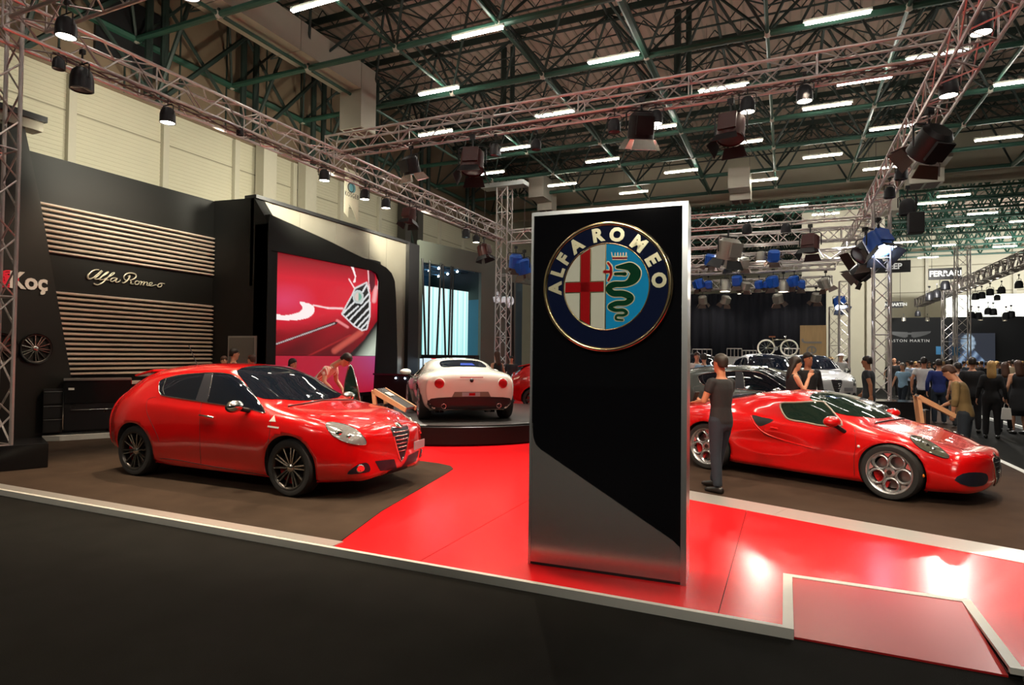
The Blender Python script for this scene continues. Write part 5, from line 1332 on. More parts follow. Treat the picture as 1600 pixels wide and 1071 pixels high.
sc_.line([(.9, .62), (1.2, .52), (1.55, .36), (1.85, .2)], sc_.top, 'bonnet_line', m_line, car2, r=.0035, off=-.0008, mirror=True, step=.05)
for sg in (1, -1):
    mr = MB().sphere((.60, -1.0*sg, .86), .10, 16, 10, (.95, 1.25, .66)).build('door_mirror', m_paint, car2, smooth=True)
    MB().tube((.61, -.96*sg, .82), (.68, -.83*sg, .73), .026, 8).build('mirror_arm', m_plast, mr)
hp = [sc_.px(q) for q in z([(408, 296), (425, 300), (440, 304)])]
for sg in (1, -1): MB().path([(a.x, (a.y+b.y*.015)*sg, a.z) for a, b in hp], .014, 8).build('door_handle', m_paint, car2, smooth=True)
for (a, b, rr_, mm) in ((820, 386, .018, m_whitep), (1122, 525, .022, mat('orange side marker', (.8, .2, .02), .3))):
    p, n_ = sc_.px(z([(a, b)])[0])
    for sg in (1, -1): MB().sphere((p.x, p.y*sg, p.z), rr_, 10, 6).build('side_marker', mm, car2, smooth=True)
# rear end
for sg in (1, -1):
    p, n_ = sc_.rear((.60*sg, .715))
    MB().lathe([(0, .024), (.05, .022), (.09, .012), (.094, .0)], 28, p, M=n_.to_track_quat('Z', 'Y').to_matrix()).build('tail_lamp', m_tail, car2, smooth=True)
    MB().lathe([(.088, -.01), (.1, .0), (.098, .012), (.09, .014)], 28, p, M=n_.to_track_quat('Z', 'Y').to_matrix()).build('tail_lamp_ring', m_paint, car2, smooth=True)
    p, n_ = sc_.rear((.52*sg, .30))
    MB().lathe([(.03, -.02), (.045, -.02), (.047, .06), (.038, .06), (.036, 0)], 20, (p.x-.0, p.y, p.z), M=Vector((-1, 0, 0)).to_track_quat('Z', 'Y').to_matrix()).build('exhaust_tip', m_chrome, car2, smooth=True)
DF = [(-.80, .40), (-.6, .455), (0, .47), (.6, .455), (.80, .40), (.74, .25), (.5, .235), (0, .23), (-.5, .235), (-.74, .25)]
sc_.patch(DF, sc_.rear, 'diffuser', m_plast, car2, off=.006, step=.04, sm=2)
sc_.patch([(-.32, .56), (.32, .56), (.37, .46), (-.37, .46)], sc_.rear, 'plate_recess', mat('plate recess', srgb(120, 116, 100), .4), car2, off=.005, step=.04, sm=0)
sc_.patch([(-.16, .55), (.18, .55), (.18, .475), (-.16, .475)], sc_.rear, 'number_plate', m_plate, car2, off=.010, step=.04, sm=0)
sc_.patch([(-.07, .54), (.05, .54), (.05, .49), (-.07, .49)], sc_.rear, 'plate_emblem', m_tail, car2, off=.013, step=.04, sm=0)
sc_.patch([(-.22, .835), (.22, .835), (.22, .82), (-.22, .82)], sc_.rear, 'brake_light', m_tail, car2, off=.008, step=.04, sm=0)
p, n_ = sc_.rear((0, .77)); MB().lathe([(0, 0), (.035, 0), (.037, .006), (0, .012)], 20, p+n_*.004, M=n_.to_track_quat('Z', 'Y').to_matrix()).build('badge', m_plast, car2, smooth=True)
RW = [(-.62, 0), (-.64, .25), (-.70, .42), (-.95, .46), (-1.2, .42), (-1.28, .22), (-1.3, 0)]
sc_.patch(RW+[(a, -b) for a, b in RW[::-1][1:-1]], sc_.top, 'rear_window', m_glass, car2, off=.005, step=.05, sm=2)
sc_.patch([(-.20, 1.03), (.10, 1.03), (.06, 1.07), (-.18, 1.07)], sc_.rear, 'engine_cover', mat('blue engine glimpse', (.01, .04, .3), .3), car2, off=.012, step=.04, sm=0)
put_wheels(car2, 'holes', ((-1.19, .335), (1.19, .318)), 1.60, .318, .215)
def repaint(root, ch):
    st = [root]
    while st:
        q = st.pop(); st += list(q.children)
        if q.type == 'MESH':
            for i, ms in enumerate(q.material_slots):
                if ms.material in ch: mm = ch[ms.material]; ms.link = 'OBJECT'; ms.material = mm
rl = Vector((-6.38, 10.12, 0)); hw_ = Vector((-.629, .777, 0)).normalized()
rgt = Vector((hw_.y, -hw_.x, 0))
cm = rl+rgt*.80+hw_*1.19
Mw = Matrix.Translation((cm.x, cm.y, .432)) @ Matrix.Rotation(atan2(hw_.y, hw_.x), 4, 'Z')
car3 = dup(car2, 'pearl white sports coupe seen from behind on the round turntable', M=Mw)
repaint(car3, {m_paint: m_pwhite, m_line: m_linew})
def cardup(src, label, p, ang, ch, s=(1, 1, 1)):
    c = dup(src, label, M=Matrix.Translation(p) @ Matrix.Rotation(radians(ang), 4, 'Z') @ Matrix.Diagonal((*s, 1)))
    repaint(c, ch); return c
p = on_d(908, 600, 18.5)
cardup(car1, 'red hatchback half hidden behind the left edge of the badge pillar', (p.x, p.y, ZP), 12, {})
# cars of the neighbouring stand
c = cardup(car1, 'dark grey green hatchback behind the red sports coupe', (1.3, 13.6, .0), -18, {m_paint: m_pgrey, m_line: m_linew}, (1, 1, 1.0)); c.name = 'crossover'
c.location = (on_z(1205, 640, 0).x, 13.6, ZP)
for i, (x, lb) in enumerate(((1090, 'white car at the left on the far white stand, beside the pillar edge'), (1196, 'white car carrying a bicycle on its roof on the far white stand'), (1268, 'white car at the right on the far white stand'))):
    p = on_y(x, 600, (24.0, 21.5, 25.2)[i]); c = cardup(car1, lb, (p.x, p.y, .06), -72, {m_paint: m_pw2, m_line: m_linew}, (1, 1, 1.2))
    if i == 1: wcar = c
# display wheels on the fin panel
for (x, y, lb) in ((55, 545, 'multi-spoke display wheel set in the fin panel'), (-1, 545, 'display wheel half hidden behind the left truss column')):
    g = wheel_parts('multi', .33, .2, None); kids_ = list(g.children)
    p = fx(x, y); e = thing('display_wheel', lb, 'wheel', M=frame(p, (0, 1, 0), (0, 0, 1)) @ Matrix.Rotation(-pi/2, 4, 'X') @ Matrix.Rotation(pi, 4, 'X') @ Matrix.Translation((0, -.02, 0)) @ Matrix.Diagonal((1, .6, 1, 1)))
    for k in kids_:
        if k.name.startswith('brake'): bpy.data.objects.remove(k)
        else: k.parent = e
    MB().lathe([(0, -.02), (.25, -.02), (.26, .088), (.268, .1), (.268, -.02)], 32, axis='Y').build('recess', m_plast, e)
    bpy.data.objects.remove(g)
# ================================================================== PEOPLE
m_skin = mat('skin', srgb(206, 150, 118), .55, noise=.05, nscale=20)
m_skin2 = mat('tanned skin', srgb(176, 116, 84), .55, noise=.05, nscale=20)
m_hairD = mat('dark hair', (.018, .012, .008), .5, noise=.4, nscale=60)
m_hairB = mat('blonde hair', srgb(190, 150, 90), .5, noise=.3, nscale=60)
m_hairM = mat('brown hair', srgb(70, 44, 30), .5, noise=.3, nscale=60)
m_eye = mat('eye', (.02, .02, .02), .2)
m_lip = mat('lips', srgb(160, 80, 70), .5)
def cloth(name, c): return mat(name, c, .85, noise=.15, nscale=12, bump=.25, bscale=25)
c_blk = cloth('black cloth', (.012, .012, .014)); c_drk = cloth('dark grey cloth', (.03, .034, .04)); c_jean = cloth('dark jeans', (.014, .022, .035)); c_tan = cloth('olive tan knit', srgb(118, 98, 62))
c_wht = cloth('white cloth', srgb(206, 202, 198)); c_lbl = cloth('light blue cloth', srgb(150, 190, 220)); c_blu = cloth('royal blue cloth', srgb(28, 44, 108)); c_red = cloth('dusty red cloth', srgb(170, 60, 66))
c_pnk = cloth('pink striped cloth', srgb(210, 130, 110)); c_bei = cloth('beige cloth', srgb(190, 170, 140)); c_str = cloth('pink and white striped cloth', srgb(226, 196, 184)); c_gry = cloth('grey cloth', srgb(110, 112, 112)); c_prp = cloth('purple cloth', srgb(80, 60, 120))
nt_ = c_str.node_tree; wv = nt_.nodes.new('ShaderNodeTexWave'); wv.inputs['Scale'].default_value = 9; wv.bands_direction = 'X'
tc_ = nt_.nodes.new('ShaderNodeTexCoord'); nt_.links.new(tc_.outputs['Object'], wv.inputs['Vector'])
rp_ = nt_.nodes.new('ShaderNodeValToRGB'); rp_.color_ramp.elements[0].color = (*srgb(200, 96, 84), 1); rp_.color_ramp.elements[1].color = (*srgb(236, 222, 208), 1); rp_.color_ramp.elements[0].position = .4; rp_.color_ramp.elements[1].position = .6
nt_.links.new(wv.outputs['Color'], rp_.inputs[0]); nt_.links.new(rp_.outputs[0], nt_.nodes['Principled BSDF'].inputs['Base Color'])
m_shoe = mat('black shoe leather', (.012, .011, .010), .35)
def rings(m, R, n=14):
    """R: list of (centre, side axis, front axis, rx, ry)"""
    vs = []; fs = []
    for c, a, b, rx, ry in R:
        c = Vector(c); a = Vector(a).normalized(); b = Vector(b).normalized()
        for k in range(n):
            t = 2*pi*k/n; vs.append(c+a*(rx*cos(t))+b*(ry*sin(t)))
    for i in range(len(R)-1):
        for k in range(n): fs.append((i*n+k, i*n+(k+1) % n, (i+1)*n+(k+1) % n, (i+1)*n+k))
    fs += [tuple(range(n-1, -1, -1)), tuple((len(R)-1)*n+k for k in range(n))]
    m.add(vs, fs)
def remesh(m, name, vox, sm=4):
    me = m.mesh(name); o = bpy.data.objects.new('tmp', me); COL.objects.link(o)
    r = o.modifiers.new('r', 'REMESH'); r.mode = 'VOXEL'; r.voxel_size = vox
    s = o.modifiers.new('s', 'SMOOTH'); s.factor = .6; s.iterations = sm
    e = o.evaluated_get(bpy.context.evaluated_depsgraph_get()); me2 = bpy.data.meshes.new_from_object(e)
    bpy.data.objects.remove(o); me2.name = name
    for p in me2.polygons: p.use_smooth = True
    return me2
SH = .0
# poses: facing -Y; figure's right hand at -X. joints for a 1.75 m figure
POSES = {
 'stand': dict(lean=0, head=(0, 0), armL=((.255, .03, 1.15), (.265, -.04, .90)), armR=((-.255, .03, 1.15), (-.265, -.04, .90)), legL=((.10, -.02, .50), (.11, .03, .09)), legR=((-.10, -.02, .50), (-.11, .0, .09))),
 'walk': dict(lean=.02, head=(0, 0), armL=((.25, .10, 1.17), (.26, .10, .92)), armR=((-.25, -.06, 1.17), (-.26, -.20, .95)), legL=((.10, -.14, .52), (.11, -.22, .10)), legR=((-.10, .02, .50), (-.11, .22, .12))),
 'phone': dict(lean=0, head=(-.02, 0), armL=((.25, -.06, 1.17), (.14, -.30, 1.14)), armR=((-.25, -.08, 1.17), (-.12, -.32, 1.16)), legL=((.10, .0, .50), (.10, .04, .09)), legR=((-.10, -.10, .51), (-.13, -.22, .10))),
 'touch': dict(lean=.10, head=(.10, .07), armL=((.27, .00, 1.15), (.24, -.12, .95)), armR=((-.27, -.08, 1.13), (-.26, -.38, 1.02)), legL=((.10, -.02, .50), (.11, .03, .09)), legR=((-.10, -.02, .50), (-.11, .0, .09))),
 'chin': dict(lean=0, head=(.02, .02), armL=((.21, -.06, 1.15), (.20, -.25, 1.02)), armR=((-.20, -.12, 1.18), (-.06, -.24, 1.42)), legL=((.10, -.02, .50), (.11, .03, .09)), legR=((-.10, -.02, .50), (-.11, .0, .09))),
 'bend': dict(lean=.42, head=(.12, .08), armL=((.24, -.40, 1.12), (.20, -.55, .95)), armR=((-.24, -.40, 1.12), (-.20, -.55, .95)), legL=((.10, -.02, .50), (.11, .03, .09)), legR=((-.10, -.02, .50), (-.11, .0, .09)))}
PC = {}
def skel(pose, fem):
    P = POSES[pose]; k = .88 if fem else 1.0; ln = P['lean']
    def tl(z, x=0, y=0): return Vector((x, y-ln*max(0, (z-.95))/.5*1.0, z-ln*ln*max(0, z-.95)*.9))
    return P, k, tl
def body_meshes(pose, fem, sleeve, vox):
    key = (pose, fem, sleeve, vox)
    if key in PC: return PC[key]
    P, k, tl = skel(pose, fem); X = (1, 0, 0); Y = (0, 1, 0)
    hx, hy = P['head']; ln = P['lean']
    def torso(m, g, z0=.84, z1=1.49):
        prof = [(.84, .155, .105), (.92, .165 if not fem else .172, .115), (1.0, .150, .108), (1.10, .135 if not fem else .118, .098), (1.22, .155*k, .108), (1.33, .172*k, .115), (1.41, .165*k, .10), (1.46, .10, .075), (1.50, .062, .062)]
        R = [(tl(z), X, Y, rx+g, ry+g) for z, rx, ry in prof if z0 <= z <= z1]; rings(m, R, 16)
    sh = {s: tl(1.42, s*.180*k) for s in (1, -1)}
    def arm(m, s, g, t1=2.0, r=(.052, .042, .036, .028)):
        A = P['armL'] if s > 0 else P['armR']; e = Vector(A[0]); w_ = Vector(A[1])
        e.x *= (k+.02); e = Vector((e.x, e.y-(ln*.8 if pose != 'bend' else 0), e.z)); pts = [sh[s]+Vector((-s*.04, 0, 0)), sh[s], sh[s].lerp(e, .5), e, e.lerp(w_, .5), w_]
        rr = [r[0], r[0], (r[0]+r[1])/2, r[1], (r[1]+r[2])/2+.002, r[3]]
        n = {0: 6, 1: 6}; 
        if t1 < 1: pts = pts[:2]+[sh[s].lerp(e, t1*.5), sh[s].lerp(e, t1)]; rr = rr[:2]+[r[0]*.98, r[1]*1.05]
        elif t1 < 2: pts = pts[:5]; rr = rr[:5]
        m.path(pts, [q*k+g for q in rr], 10); return w_, (w_-e).normalized()
    def leg(m, s, g, z1=0.0):
        L = P['legL'] if s > 0 else P['legR']; kn = Vector(L[0]); an = Vector(L[1]); h = Vector((s*.088, 0, .90))
        m.path([h+Vector((0, 0, .03)), h.lerp(kn, .35), kn, kn.lerp(an, .35), an], [.088+g, .080+g, .055+g*1.3, .053+g*1.4, .036+g*1.9], 12); return an
    m = MB(); torso(m, 0)
    m.path([tl(1.45), tl(1.52)+Vector((0, -hy*.4, 0)), tl(1.60)+Vector((0, -hy-.01, 0))], [.062*k, .056*k, .055*k], 12)
    hc = tl(1.655)+Vector((0, -hy-.015, -hx*.3))
    rot = Matrix.Rotation(hx*4.5+ln*.8, 3, 'X')
    def hp_(v): return hc+rot @ Vector(v)
    prof = [(-.125, .03, .035, -.045), (-.105, .045, .052, -.03), (-.07, .058, .075, -.012), (-.03, .066, .086, 0), (.02, .072, .094, .004), (.06, .070, .090, .006), (.095, .052, .068, .008), (.115, .02, .028, .008)]
    rings(m, [(hp_((0, dy, dz)), rot @ Vector(X), rot @ Vector(Y), rx, ry) for dz, rx, ry, dy in prof], 14)
    m.prism([hp_((-.012, -.085, -.035)), hp_((.012, -.085, -.035)), hp_((.006, -.085, .02)), hp_((-.006, -.085, .02))], rot @ Vector((0, -1, -.2)), .028)
    for s in (1, -1): m.sphere(hp_((s*.074, .005, -.008)), .022, 8, 6, (.5, .7, 1.3))
    hands = []
    for s in (1, -1): hands.append((s,)+arm(m, s, 0)); leg(m, s, -.008)
    body = remesh(m, 'body', vox, 3)
    # hands: palm and five fingers
    hand = []
    for s, w_, d in hands:
        hm = MB()
        fl = 1.0 if fem else 1.1
        sd = d.cross(Vector((0, 0, 1)) if abs(d.z) < .8 else Vector((0, -1, 0))).normalized(); up = sd.cross(d).normalized()
        if abs(d.z) >= .8: sd, up = Vector((0, -1, 0)), Vector((s, 0, 0))
        rings(hm, [(w_-d*.03, sd, up, .026, .020), (w_+d*.02, sd, up, .034, .016), (w_+d*.065, sd, up, .040, .015), (w_+d*.085, sd, up, .036, .012)], 10)
        for q in range(4):
            o = w_+d*.078+sd*(-.027+.018*q); l = (.066, .076, .070, .055)[q]*fl
            hm.path([o, o+d*l*.5-up*s*.006, o+d*l*.82-up*s*.022, o+d*l-up*s*.036], [.0095, .009, .008, .006], 6)
        o = w_+d*.022+sd*.026; hm.path([o, o+d*.03+sd*.022, o+d*.058+sd*.026-up*s*.012], [.012, .011, .008], 6)
        hand.append(hm.mesh('hand', True))
    # clothes
    c = MB(); torso(c, .014, .84, 1.46)
    ex = {'none': None, 'short': .55, 'fore': 1.5, 'long': 2.0}[sleeve]
    if ex: 
        for s in (1, -1): arm(c, s, .012, ex)
    top = remesh(c, 'top', vox, 3)
    t = MB(); rings(t, [(tl(z), X, Y, rx, ry) for z, rx, ry in ((.80, .10, .10), (.84, .172, .122), (.92, .18, .126), (1.0, .165, .12))], 16)
    for s in (1, -1): leg(t, s, .012)
    tr = remesh(t, 'trousers', vox, 3)
    sk = MB(); rings(sk, [(tl(z), X, Y, rx, ry) for z, rx, ry in ((.45, .19, .15), (.62, .19, .145), (.8, .185, .135), (.92, .18, .126), (1.02, .15, .115))], 18); skirt = sk.mesh('skirt', True)
    lg = MB(); rings(lg, [(tl(z), X, Y, rx, ry) for z, rx, ry in ((.05, .30, .27), (.4, .25, .22), (.8, .19, .15), (.95, .18, .13), (1.02, .15, .115))], 20); gown = lg.mesh('gown', True)
    # hair
    h = MB(); hs = [(-.05, .062, .05, .055), (-.02, .076, .07, .035), (.03, .081, .096, .012), (.07, .079, .096, .008), (.105, .060, .074, .008), (.128, .022, .03, .008)]
    rings(h, [(hp_((0, dy, dz)), rot @ Vector(X), rot @ Vector(Y), rx, ry) for dz, rx, ry, dy in hs], 14); short = h.mesh('hair', True)
    h = MB(); hs = [(-.30, .08, .03, .10), (-.20, .09, .04, .095), (-.08, .088, .055, .065), (-.02, .084, .075, .035), (.03, .084, .098, .014), (.07, .082, .099, .010), (.108, .062, .078, .010), (.132, .022, .03, .010)]
    rings(h, [(hp_((0, dy, dz)), rot @ Vector(X), rot @ Vector(Y), rx, ry) for dz, rx, ry, dy in hs], 14); long_ = h.mesh('hair', True)
    f = MB()
    for s in (1, -1): f.sphere(hp_((s*.028, -.082, .012)), .0085, 8, 6)
    eyes = f.mesh('eyes', True)
    f = MB(); f.sphere(hp_((0, -.090, -.062)), .02, 8, 6, (1.1, .4, .3)); lips = f.mesh('mouth', True)
    f = MB()
    for s in (1, -1): f.path([hp_((s*.014, -.090, .030)), hp_((s*.030, -.090, .036)), hp_((s*.046, -.080, .030))], .0035, 5)
    brows = f.mesh('eyebrows')
    shoes = []
    for s in (1, -1):
        L = P['legL'] if s > 0 else P['legR']; a = Vector(L[1]); z0 = a.z-.09
        f = MB(); rings(f, [((a.x, a.y+.075, z0+.045), (1, 0, 0), (0, 0, 1), .030, .035), ((a.x, a.y+.03, z0+.05), (1, 0, 0), (0, 0, 1), .040, .050), ((a.x, a.y-.05, z0+.042), (1, 0, 0), (0, 0, 1), .044, .042), ((a.x, a.y-.13, z0+.033), (1, 0, 0), (0, 0, 1), .047, .033), ((a.x, a.y-.19, z0+.026), (1, 0, 0), (0, 0, 1), .030, .024)], 12)
        shoes.append(f.mesh('shoe', True))
    hat = MB().lathe([(.0, .115), (.07, .11), (.09, .06), (.095, .05), (.17, .035), (.175, .04), (.1, .065)], 20, hc).mesh('hat', True)
    PC[key] = dict(body=body, hand=hand, top=top, trousers=tr, skirt=skirt, gown=gown, short=short, long=long_, eyes=eyes, mouth=lips, brows=brows, shoes=shoes, hat=hat, hc=hc, hands=hands)
    return PC[key]
def person(label, px, ytop, D, face, pose='stand', top=None, low=None, hair=None, fem=False, sleeve='short', legs='trousers', skin=None, hairlen='short', ground=0.0, pos=None, near=False, hat=None, group=None, shoe=None):
    """px, ytop: top of the head in the picture; D: distance along the view axis; face: direction the figure faces, degrees from +Y towards +X"""
    if pos is None:
        p = on_d(px, ytop, D); h = p.z-ground; x, y = p.x, p.y
    else:
        x, y = pos; q = Vector((x, y, 0)); Dd = -(ROT.transposed() @ (q-EYE)).z; h = on_d(px, ytop, Dd).z-ground
    h = max(1.45, min(1.92, h))
    if pose == 'bend': h = 1.7
    B = body_meshes(pose, fem, sleeve, .017 if near else .024); sc = h/(1.785 if pose not in ('touch', 'bend') else 1.72 if pose == 'touch' else 1.7)
    t = thing('person', label, 'person', (x, y, ground), pi-radians(face), group=group)
    t.scale = (sc,)*3
    def ad(nm, me, mm):
        o = bpy.data.objects.new(nm, me); COL.objects.link(o); o.parent = t
        if not me.materials: me.materials.append(mm)
        if me.materials[0] is not mm: o.material_slots[0].link = 'OBJECT'; o.material_slots[0].material = mm
        return o
    sk = skin or m_skin
    b = ad('body', B['body'], sk); [ad('hand', q, sk) for q in B['hand']]
    ad('top', B['top'], top or c_blk)
    ad({'trousers': 'trousers', 'skirt': 'skirt', 'gown': 'gown'}[legs], B[legs], low or c_blk)
    ad('hair', B[hairlen], hair or m_hairD)
    ad('eyes', B['eyes'], m_eye); ad('mouth', B['mouth'], m_lip); ad('eyebrows', B['brows'], hair or m_hairD)
    for s in B['shoes']: ad('shoe', s, shoe or m_shoe)
    if hat: ad('hat', B['hat'], hat)
    return t, B
pm = on_z(1122, 772, ZP)
person('man in black t-shirt and dark jeans standing on the steel strip beside the pillar', 1137, 553, 0, -55, 'phone', c_blk, c_jean, m_hairD, ground=ZP, pos=(pm.x+.02, pm.y+.1), near=True, skin=m_skin2)
o = MB().box((0, 0, 0), (.075, .012, .15)).build('mobile_phone', m_plast, bevel=.004); 
f_ = radians(-55); fd = Vector((sin(f_), cos(f_), 0)); o.location = Vector((pm.x+.02, pm.y+.1, ZP+1.12))+fd*.40; o.rotation_euler = (.4, 0, -f_); tag(o, 'small dark phone held up by the man in the black t-shirt', 'phone')
t2, B2 = person('man in olive tan sweater bowing over the right info stand', 1508, 573, 9.2, -66, 'touch', c_tan, c_jean, m_hairM, ground=ZP, near=True, sleeve='fore')
person('woman in black sleeveless top holding a hand to her mouth behind the red coupe', 1240, 556, 10.0, 75, 'chin', c_blk, c_blk, m_hairD, fem=True, sleeve='none', ground=ZP, near=True, hairlen='long')
person('man in black shirt right behind the woman with hand to mouth', 1262, 550, 10.6, 150, 'stand', c_blk, c_blk, m_hairD, ground=ZP, near=True, skin=m_skin2, sleeve='long')
person('curly haired man in dark grey shirt in front of the tall truss column', 1358, 556, 12.6, -70, 'walk', c_drk, c_drk, m_hairD, ground=ZP, near=True, skin=m_skin2, hairlen='short')
person('visitor in light blue shirt and dusty red trousers behind the man in black', 1100, 552, 16, 0, 'stand', c_lbl, c_red, m_hairD, ground=ZP, sleeve='short')
person('visitor in white shirt at the far left beside the pillar edge', 1089, 550, 17, 160, 'stand', c_wht, c_gry, m_hairM, ground=ZP, sleeve='long')
m_straw = mat('straw hat', srgb(214, 176, 120), .7); m_whh = mat('white hat', srgb(235, 225, 225), .7)
person('hostess in long white dress and straw hat left of the slim truss column', 1298, 557, 24, 180, 'chin', c_wht, c_wht, m_hairM, fem=True, sleeve='none', legs='gown', hat=m_straw)
person('hostess in long white dress and wide white hat beside the slim truss column', 1314, 552, 23, 160, 'stand', c_wht, c_wht, m_hairD, fem=True, sleeve='long', legs='gown', hat=m_whh)
person('visitor in purple top just behind the white dressed hostess with the white hat', 1324, 560, 24.5, 100, 'stand', c_prp, c_blk, m_hairD, fem=True, sleeve='long')
person('bald man in black suit with white shirt right of the tall truss column', 1397, 560, 27, 180, 'stand', c_blk, c_blk, m_skin, sleeve='long')
person('short man in light blue t-shirt, seen from the side, right of the suited man', 1411, 567, 19.5, -140, 'walk', c_lbl, c_jean, mat('grey hair', srgb(150, 140, 130), .6))
person('visitor in pale blue shirt bending away behind the light blue t-shirt man', 1424, 564, 25, 30, 'stand', mat('pale blue cloth', srgb(180, 196, 220), .85), c_drk, m_hairD, sleeve='long')
person('man in white t-shirt seen from behind, striding', 1443, 558, 16.5, 20, 'walk', c_wht, c_blk, m_hairD, skin=m_skin2, near=True)
person('man in royal blue shirt seen from behind, right of the white t-shirt', 1467, 561, 15.8, 5, 'stand', c_blu, c_jean, m_hairD, sleeve='long', near=True)
person('man in dark suit jacket behind the royal blue shirt', 1485, 561, 20, 10, 'stand', c_blk, c_blk, m_hairD, sleeve='long')
person('visitor in grey t-shirt half hidden left of the olive sweater man', 1497, 566, 15.0, -30, 'stand', c_gry, c_drk, m_hairD)
person('dark haired visitor in black standing behind the olive sweater man', 1519, 558, 14.2, 20, 'stand', c_blk, c_blk, m_hairD, sleeve='long')
person('long haired blonde woman in black seen from behind', 1549, 564, 13.2, 10, 'stand', c_blk, c_blk, m_hairB, fem=True, hairlen='long', sleeve='long')
person('woman in black top and trousers with brown hair right of the blonde', 1570, 566, 14.5, 0, 'stand', c_blk, c_blk, m_hairM, fem=True, hairlen='long', sleeve='short')
person('long haired woman in short black dress at the right edge', 1591, 563, 14.0, -10, 'stand', c_blk, c_blk, m_hairM, fem=True, hairlen='long', sleeve='none', legs='skirt')
person('woman in black tank top with long brown hair behind the white coupe', 777, 549, 16.5, -60, 'stand', c_blk, c_blk, m_hairM, fem=True, hairlen='long', sleeve='none', ground=ZP, near=True)
person('dark haired visitor in dark jacket further behind the woman in tank top', 799, 556, 21, 160, 'stand', c_drk, c_drk, m_hairD, ground=ZP, sleeve='long')
person('man in black suit seen from behind in front of the grey door', 365, 544, 12.6, 40, 'stand', c_blk, c_blk, m_hairD, ground=ZP, sleeve='long', near=True)
person('visitor in cream top just left of the man in black suit', 350, 556, 13.0, 120, 'stand', c_bei, c_blk, m_hairM, ground=ZP, fem=True)
person('visitor in beige top right of the man in black suit', 394, 554, 12.8, -100, 'stand', c_bei, c_blk, m_hairM, ground=ZP, fem=True, sleeve='short')
person('dark haired woman with white hair clip in front of the red panel', 457, 560, 11.6, 90, 'stand', c_drk, c_blk, m_hairD, ground=ZP, fem=True, hairlen='long', near=True)
person('person in pink striped shirt bending over right of the dark haired woman', 484, 574, 11.0, 75, 'bend', c_str, c_drk, m_hairD, ground=ZP, sleeve='short', near=True)
# the crowd in front of the dark logo stand
random.seed(11)
cols = [(c_blk, 'black'), (c_drk, 'dark grey'), (c_jean, 'navy'), (c_blk, 'black'), (c_wht, 'white'), (c_gry, 'grey'), (c_drk, 'dark grey'), (c_bei, 'beige')]
hairs = [(m_hairD, 'dark'), (m_hairM, 'brown'), (m_hairD, 'dark'), (m_hairB, 'blond')]
XS = [1390, 1404, 1419, 1431, 1437, 1452, 1459, 1474, 1480, 1492, 1506, 1513, 1526, 1534, 1541, 1557, 1563, 1577, 1583, 1597, 1400, 1446, 1488, 1530, 1572]
plc = ['behind the bald man', 'between the suited man and the blue t-shirt', 'behind the pale blue shirt', 'left of the white t-shirt', 'far behind the white t-shirt', 'right of the white t-shirt', 'between white t-shirt and royal blue shirt', 'far behind the royal blue shirt', 'right of the royal blue shirt', 'under the left slim truss column', 'under the right slim truss column', 'below the portrait screen, left', 'below the portrait screen, middle', 'below the portrait screen, right', 'left of the blonde woman', 'right of the blonde woman', 'far behind the brown haired woman', 'between the two women in black', 'left of the woman in the black dress', 'at the right picture edge', 'in the back row by the tall column', 'in the back row under the big truss', 'in the back row by the slim columns', 'in the back row under the portrait', 'in the back row near the right edge']
for i, x in enumerate(XS):
    c, cn = cols[(i*3+1) % 8]; hh, hn = hairs[(i*5) % 4]; fem = i % 3 == 0
    person('distant %s haired %s in %s %s' % (hn, 'woman' if fem else 'man', cn, plc[i]), x, 564+random.uniform(-1.5, 2.5), 24+random.uniform(0, 10)+(8 if i >= 20 else 0), random.choice([0, 20, -30, 180, 90, -90]), 'stand', c, c_blk, hh, fem=fem, hairlen='long' if fem and i % 2 else 'short', sleeve='long' if i % 2 else 'short', group='crowd in front of the dark logo stand')
# things held
p = on_d(1573, 655, 10.2)
o = MB().prism([(-.10, 0, 0), (.10, 0, 0), (.075, 0, .26), (-.075, 0, .26)], (0, 1, 0), .05).path([(-.05, .025, .26), (-.03, .025, .36), (.03, .025, .36), (.05, .025, .26)], .006, 5).build('shopping_bag', m_whitep, bevel=.01)
o.location = on_d(1573, 656, 13.9)+Vector((0, 0, -.0)); tag(o, 'white carrier bag held by a woman in black at the right', 'bag')

# ================================================================== SMALL STAND FURNITURE
m_oak = mat('pale oak edge', srgb(196, 150, 110), .45, noise=.2, nscale=8, stretch=(1, 6, 1))
def info_stand(label, p, rz, name='info_stand'):
    t = thing(name, label, 'info stand', p, rz)
    # side profile in local x-z: upright leg from the floor rising left, then the reading board sloping down to the right
    for y in (-.30, .30):
        MB().prism([(-.02, y-.03, 0), (.06, y-.03, 0), (-.12, y-.03, 1.06), (-.20, y-.03, 1.10)], (0, 1, 0), .06).build('leg', m_oak, t)
        MB().prism([(-.20, y-.03, 1.06), (-.14, y-.03, 1.12), (.52, y-.03, .86), (.50, y-.03, .80)], (0, 1, 0), .06).build('board_edge', m_oak, t)
    MB().prism([(-.17, -.27, 1.085), (-.15, -.27, 1.115), (.50, -.27, .86), (.49, -.27, .83)], (0, 1, 0), .54).build('board', mat('dark info board', (.03, .03, .032), .25), t)
    MB().prism([(.0, -.12, 1.062), (.0, .12, 1.062), (.12, .12, 1.016), (.12, -.12, 1.016)], (.37, 0, .93), .004).build('printed_label', m_whitep, t)
    MB().b2((-.03, -.27, .02), (.05, .27, .9)).build('panel', m_blackg, t)
    return t
p = on_d(604, 640, 8.9); s1_ = info_stand('oak edged info stand behind the nose of the red hatchback', (p.x, p.y, ZP), radians(8))
p = on_d(1446, 640, 8.9); s2_ = info_stand('oak edged info stand that the olive sweater man is touching', (p.x, p.y, ZP), radians(2))
s1_.scale = (.76, .55, 1); s2_.scale = (.66, .42, 1)
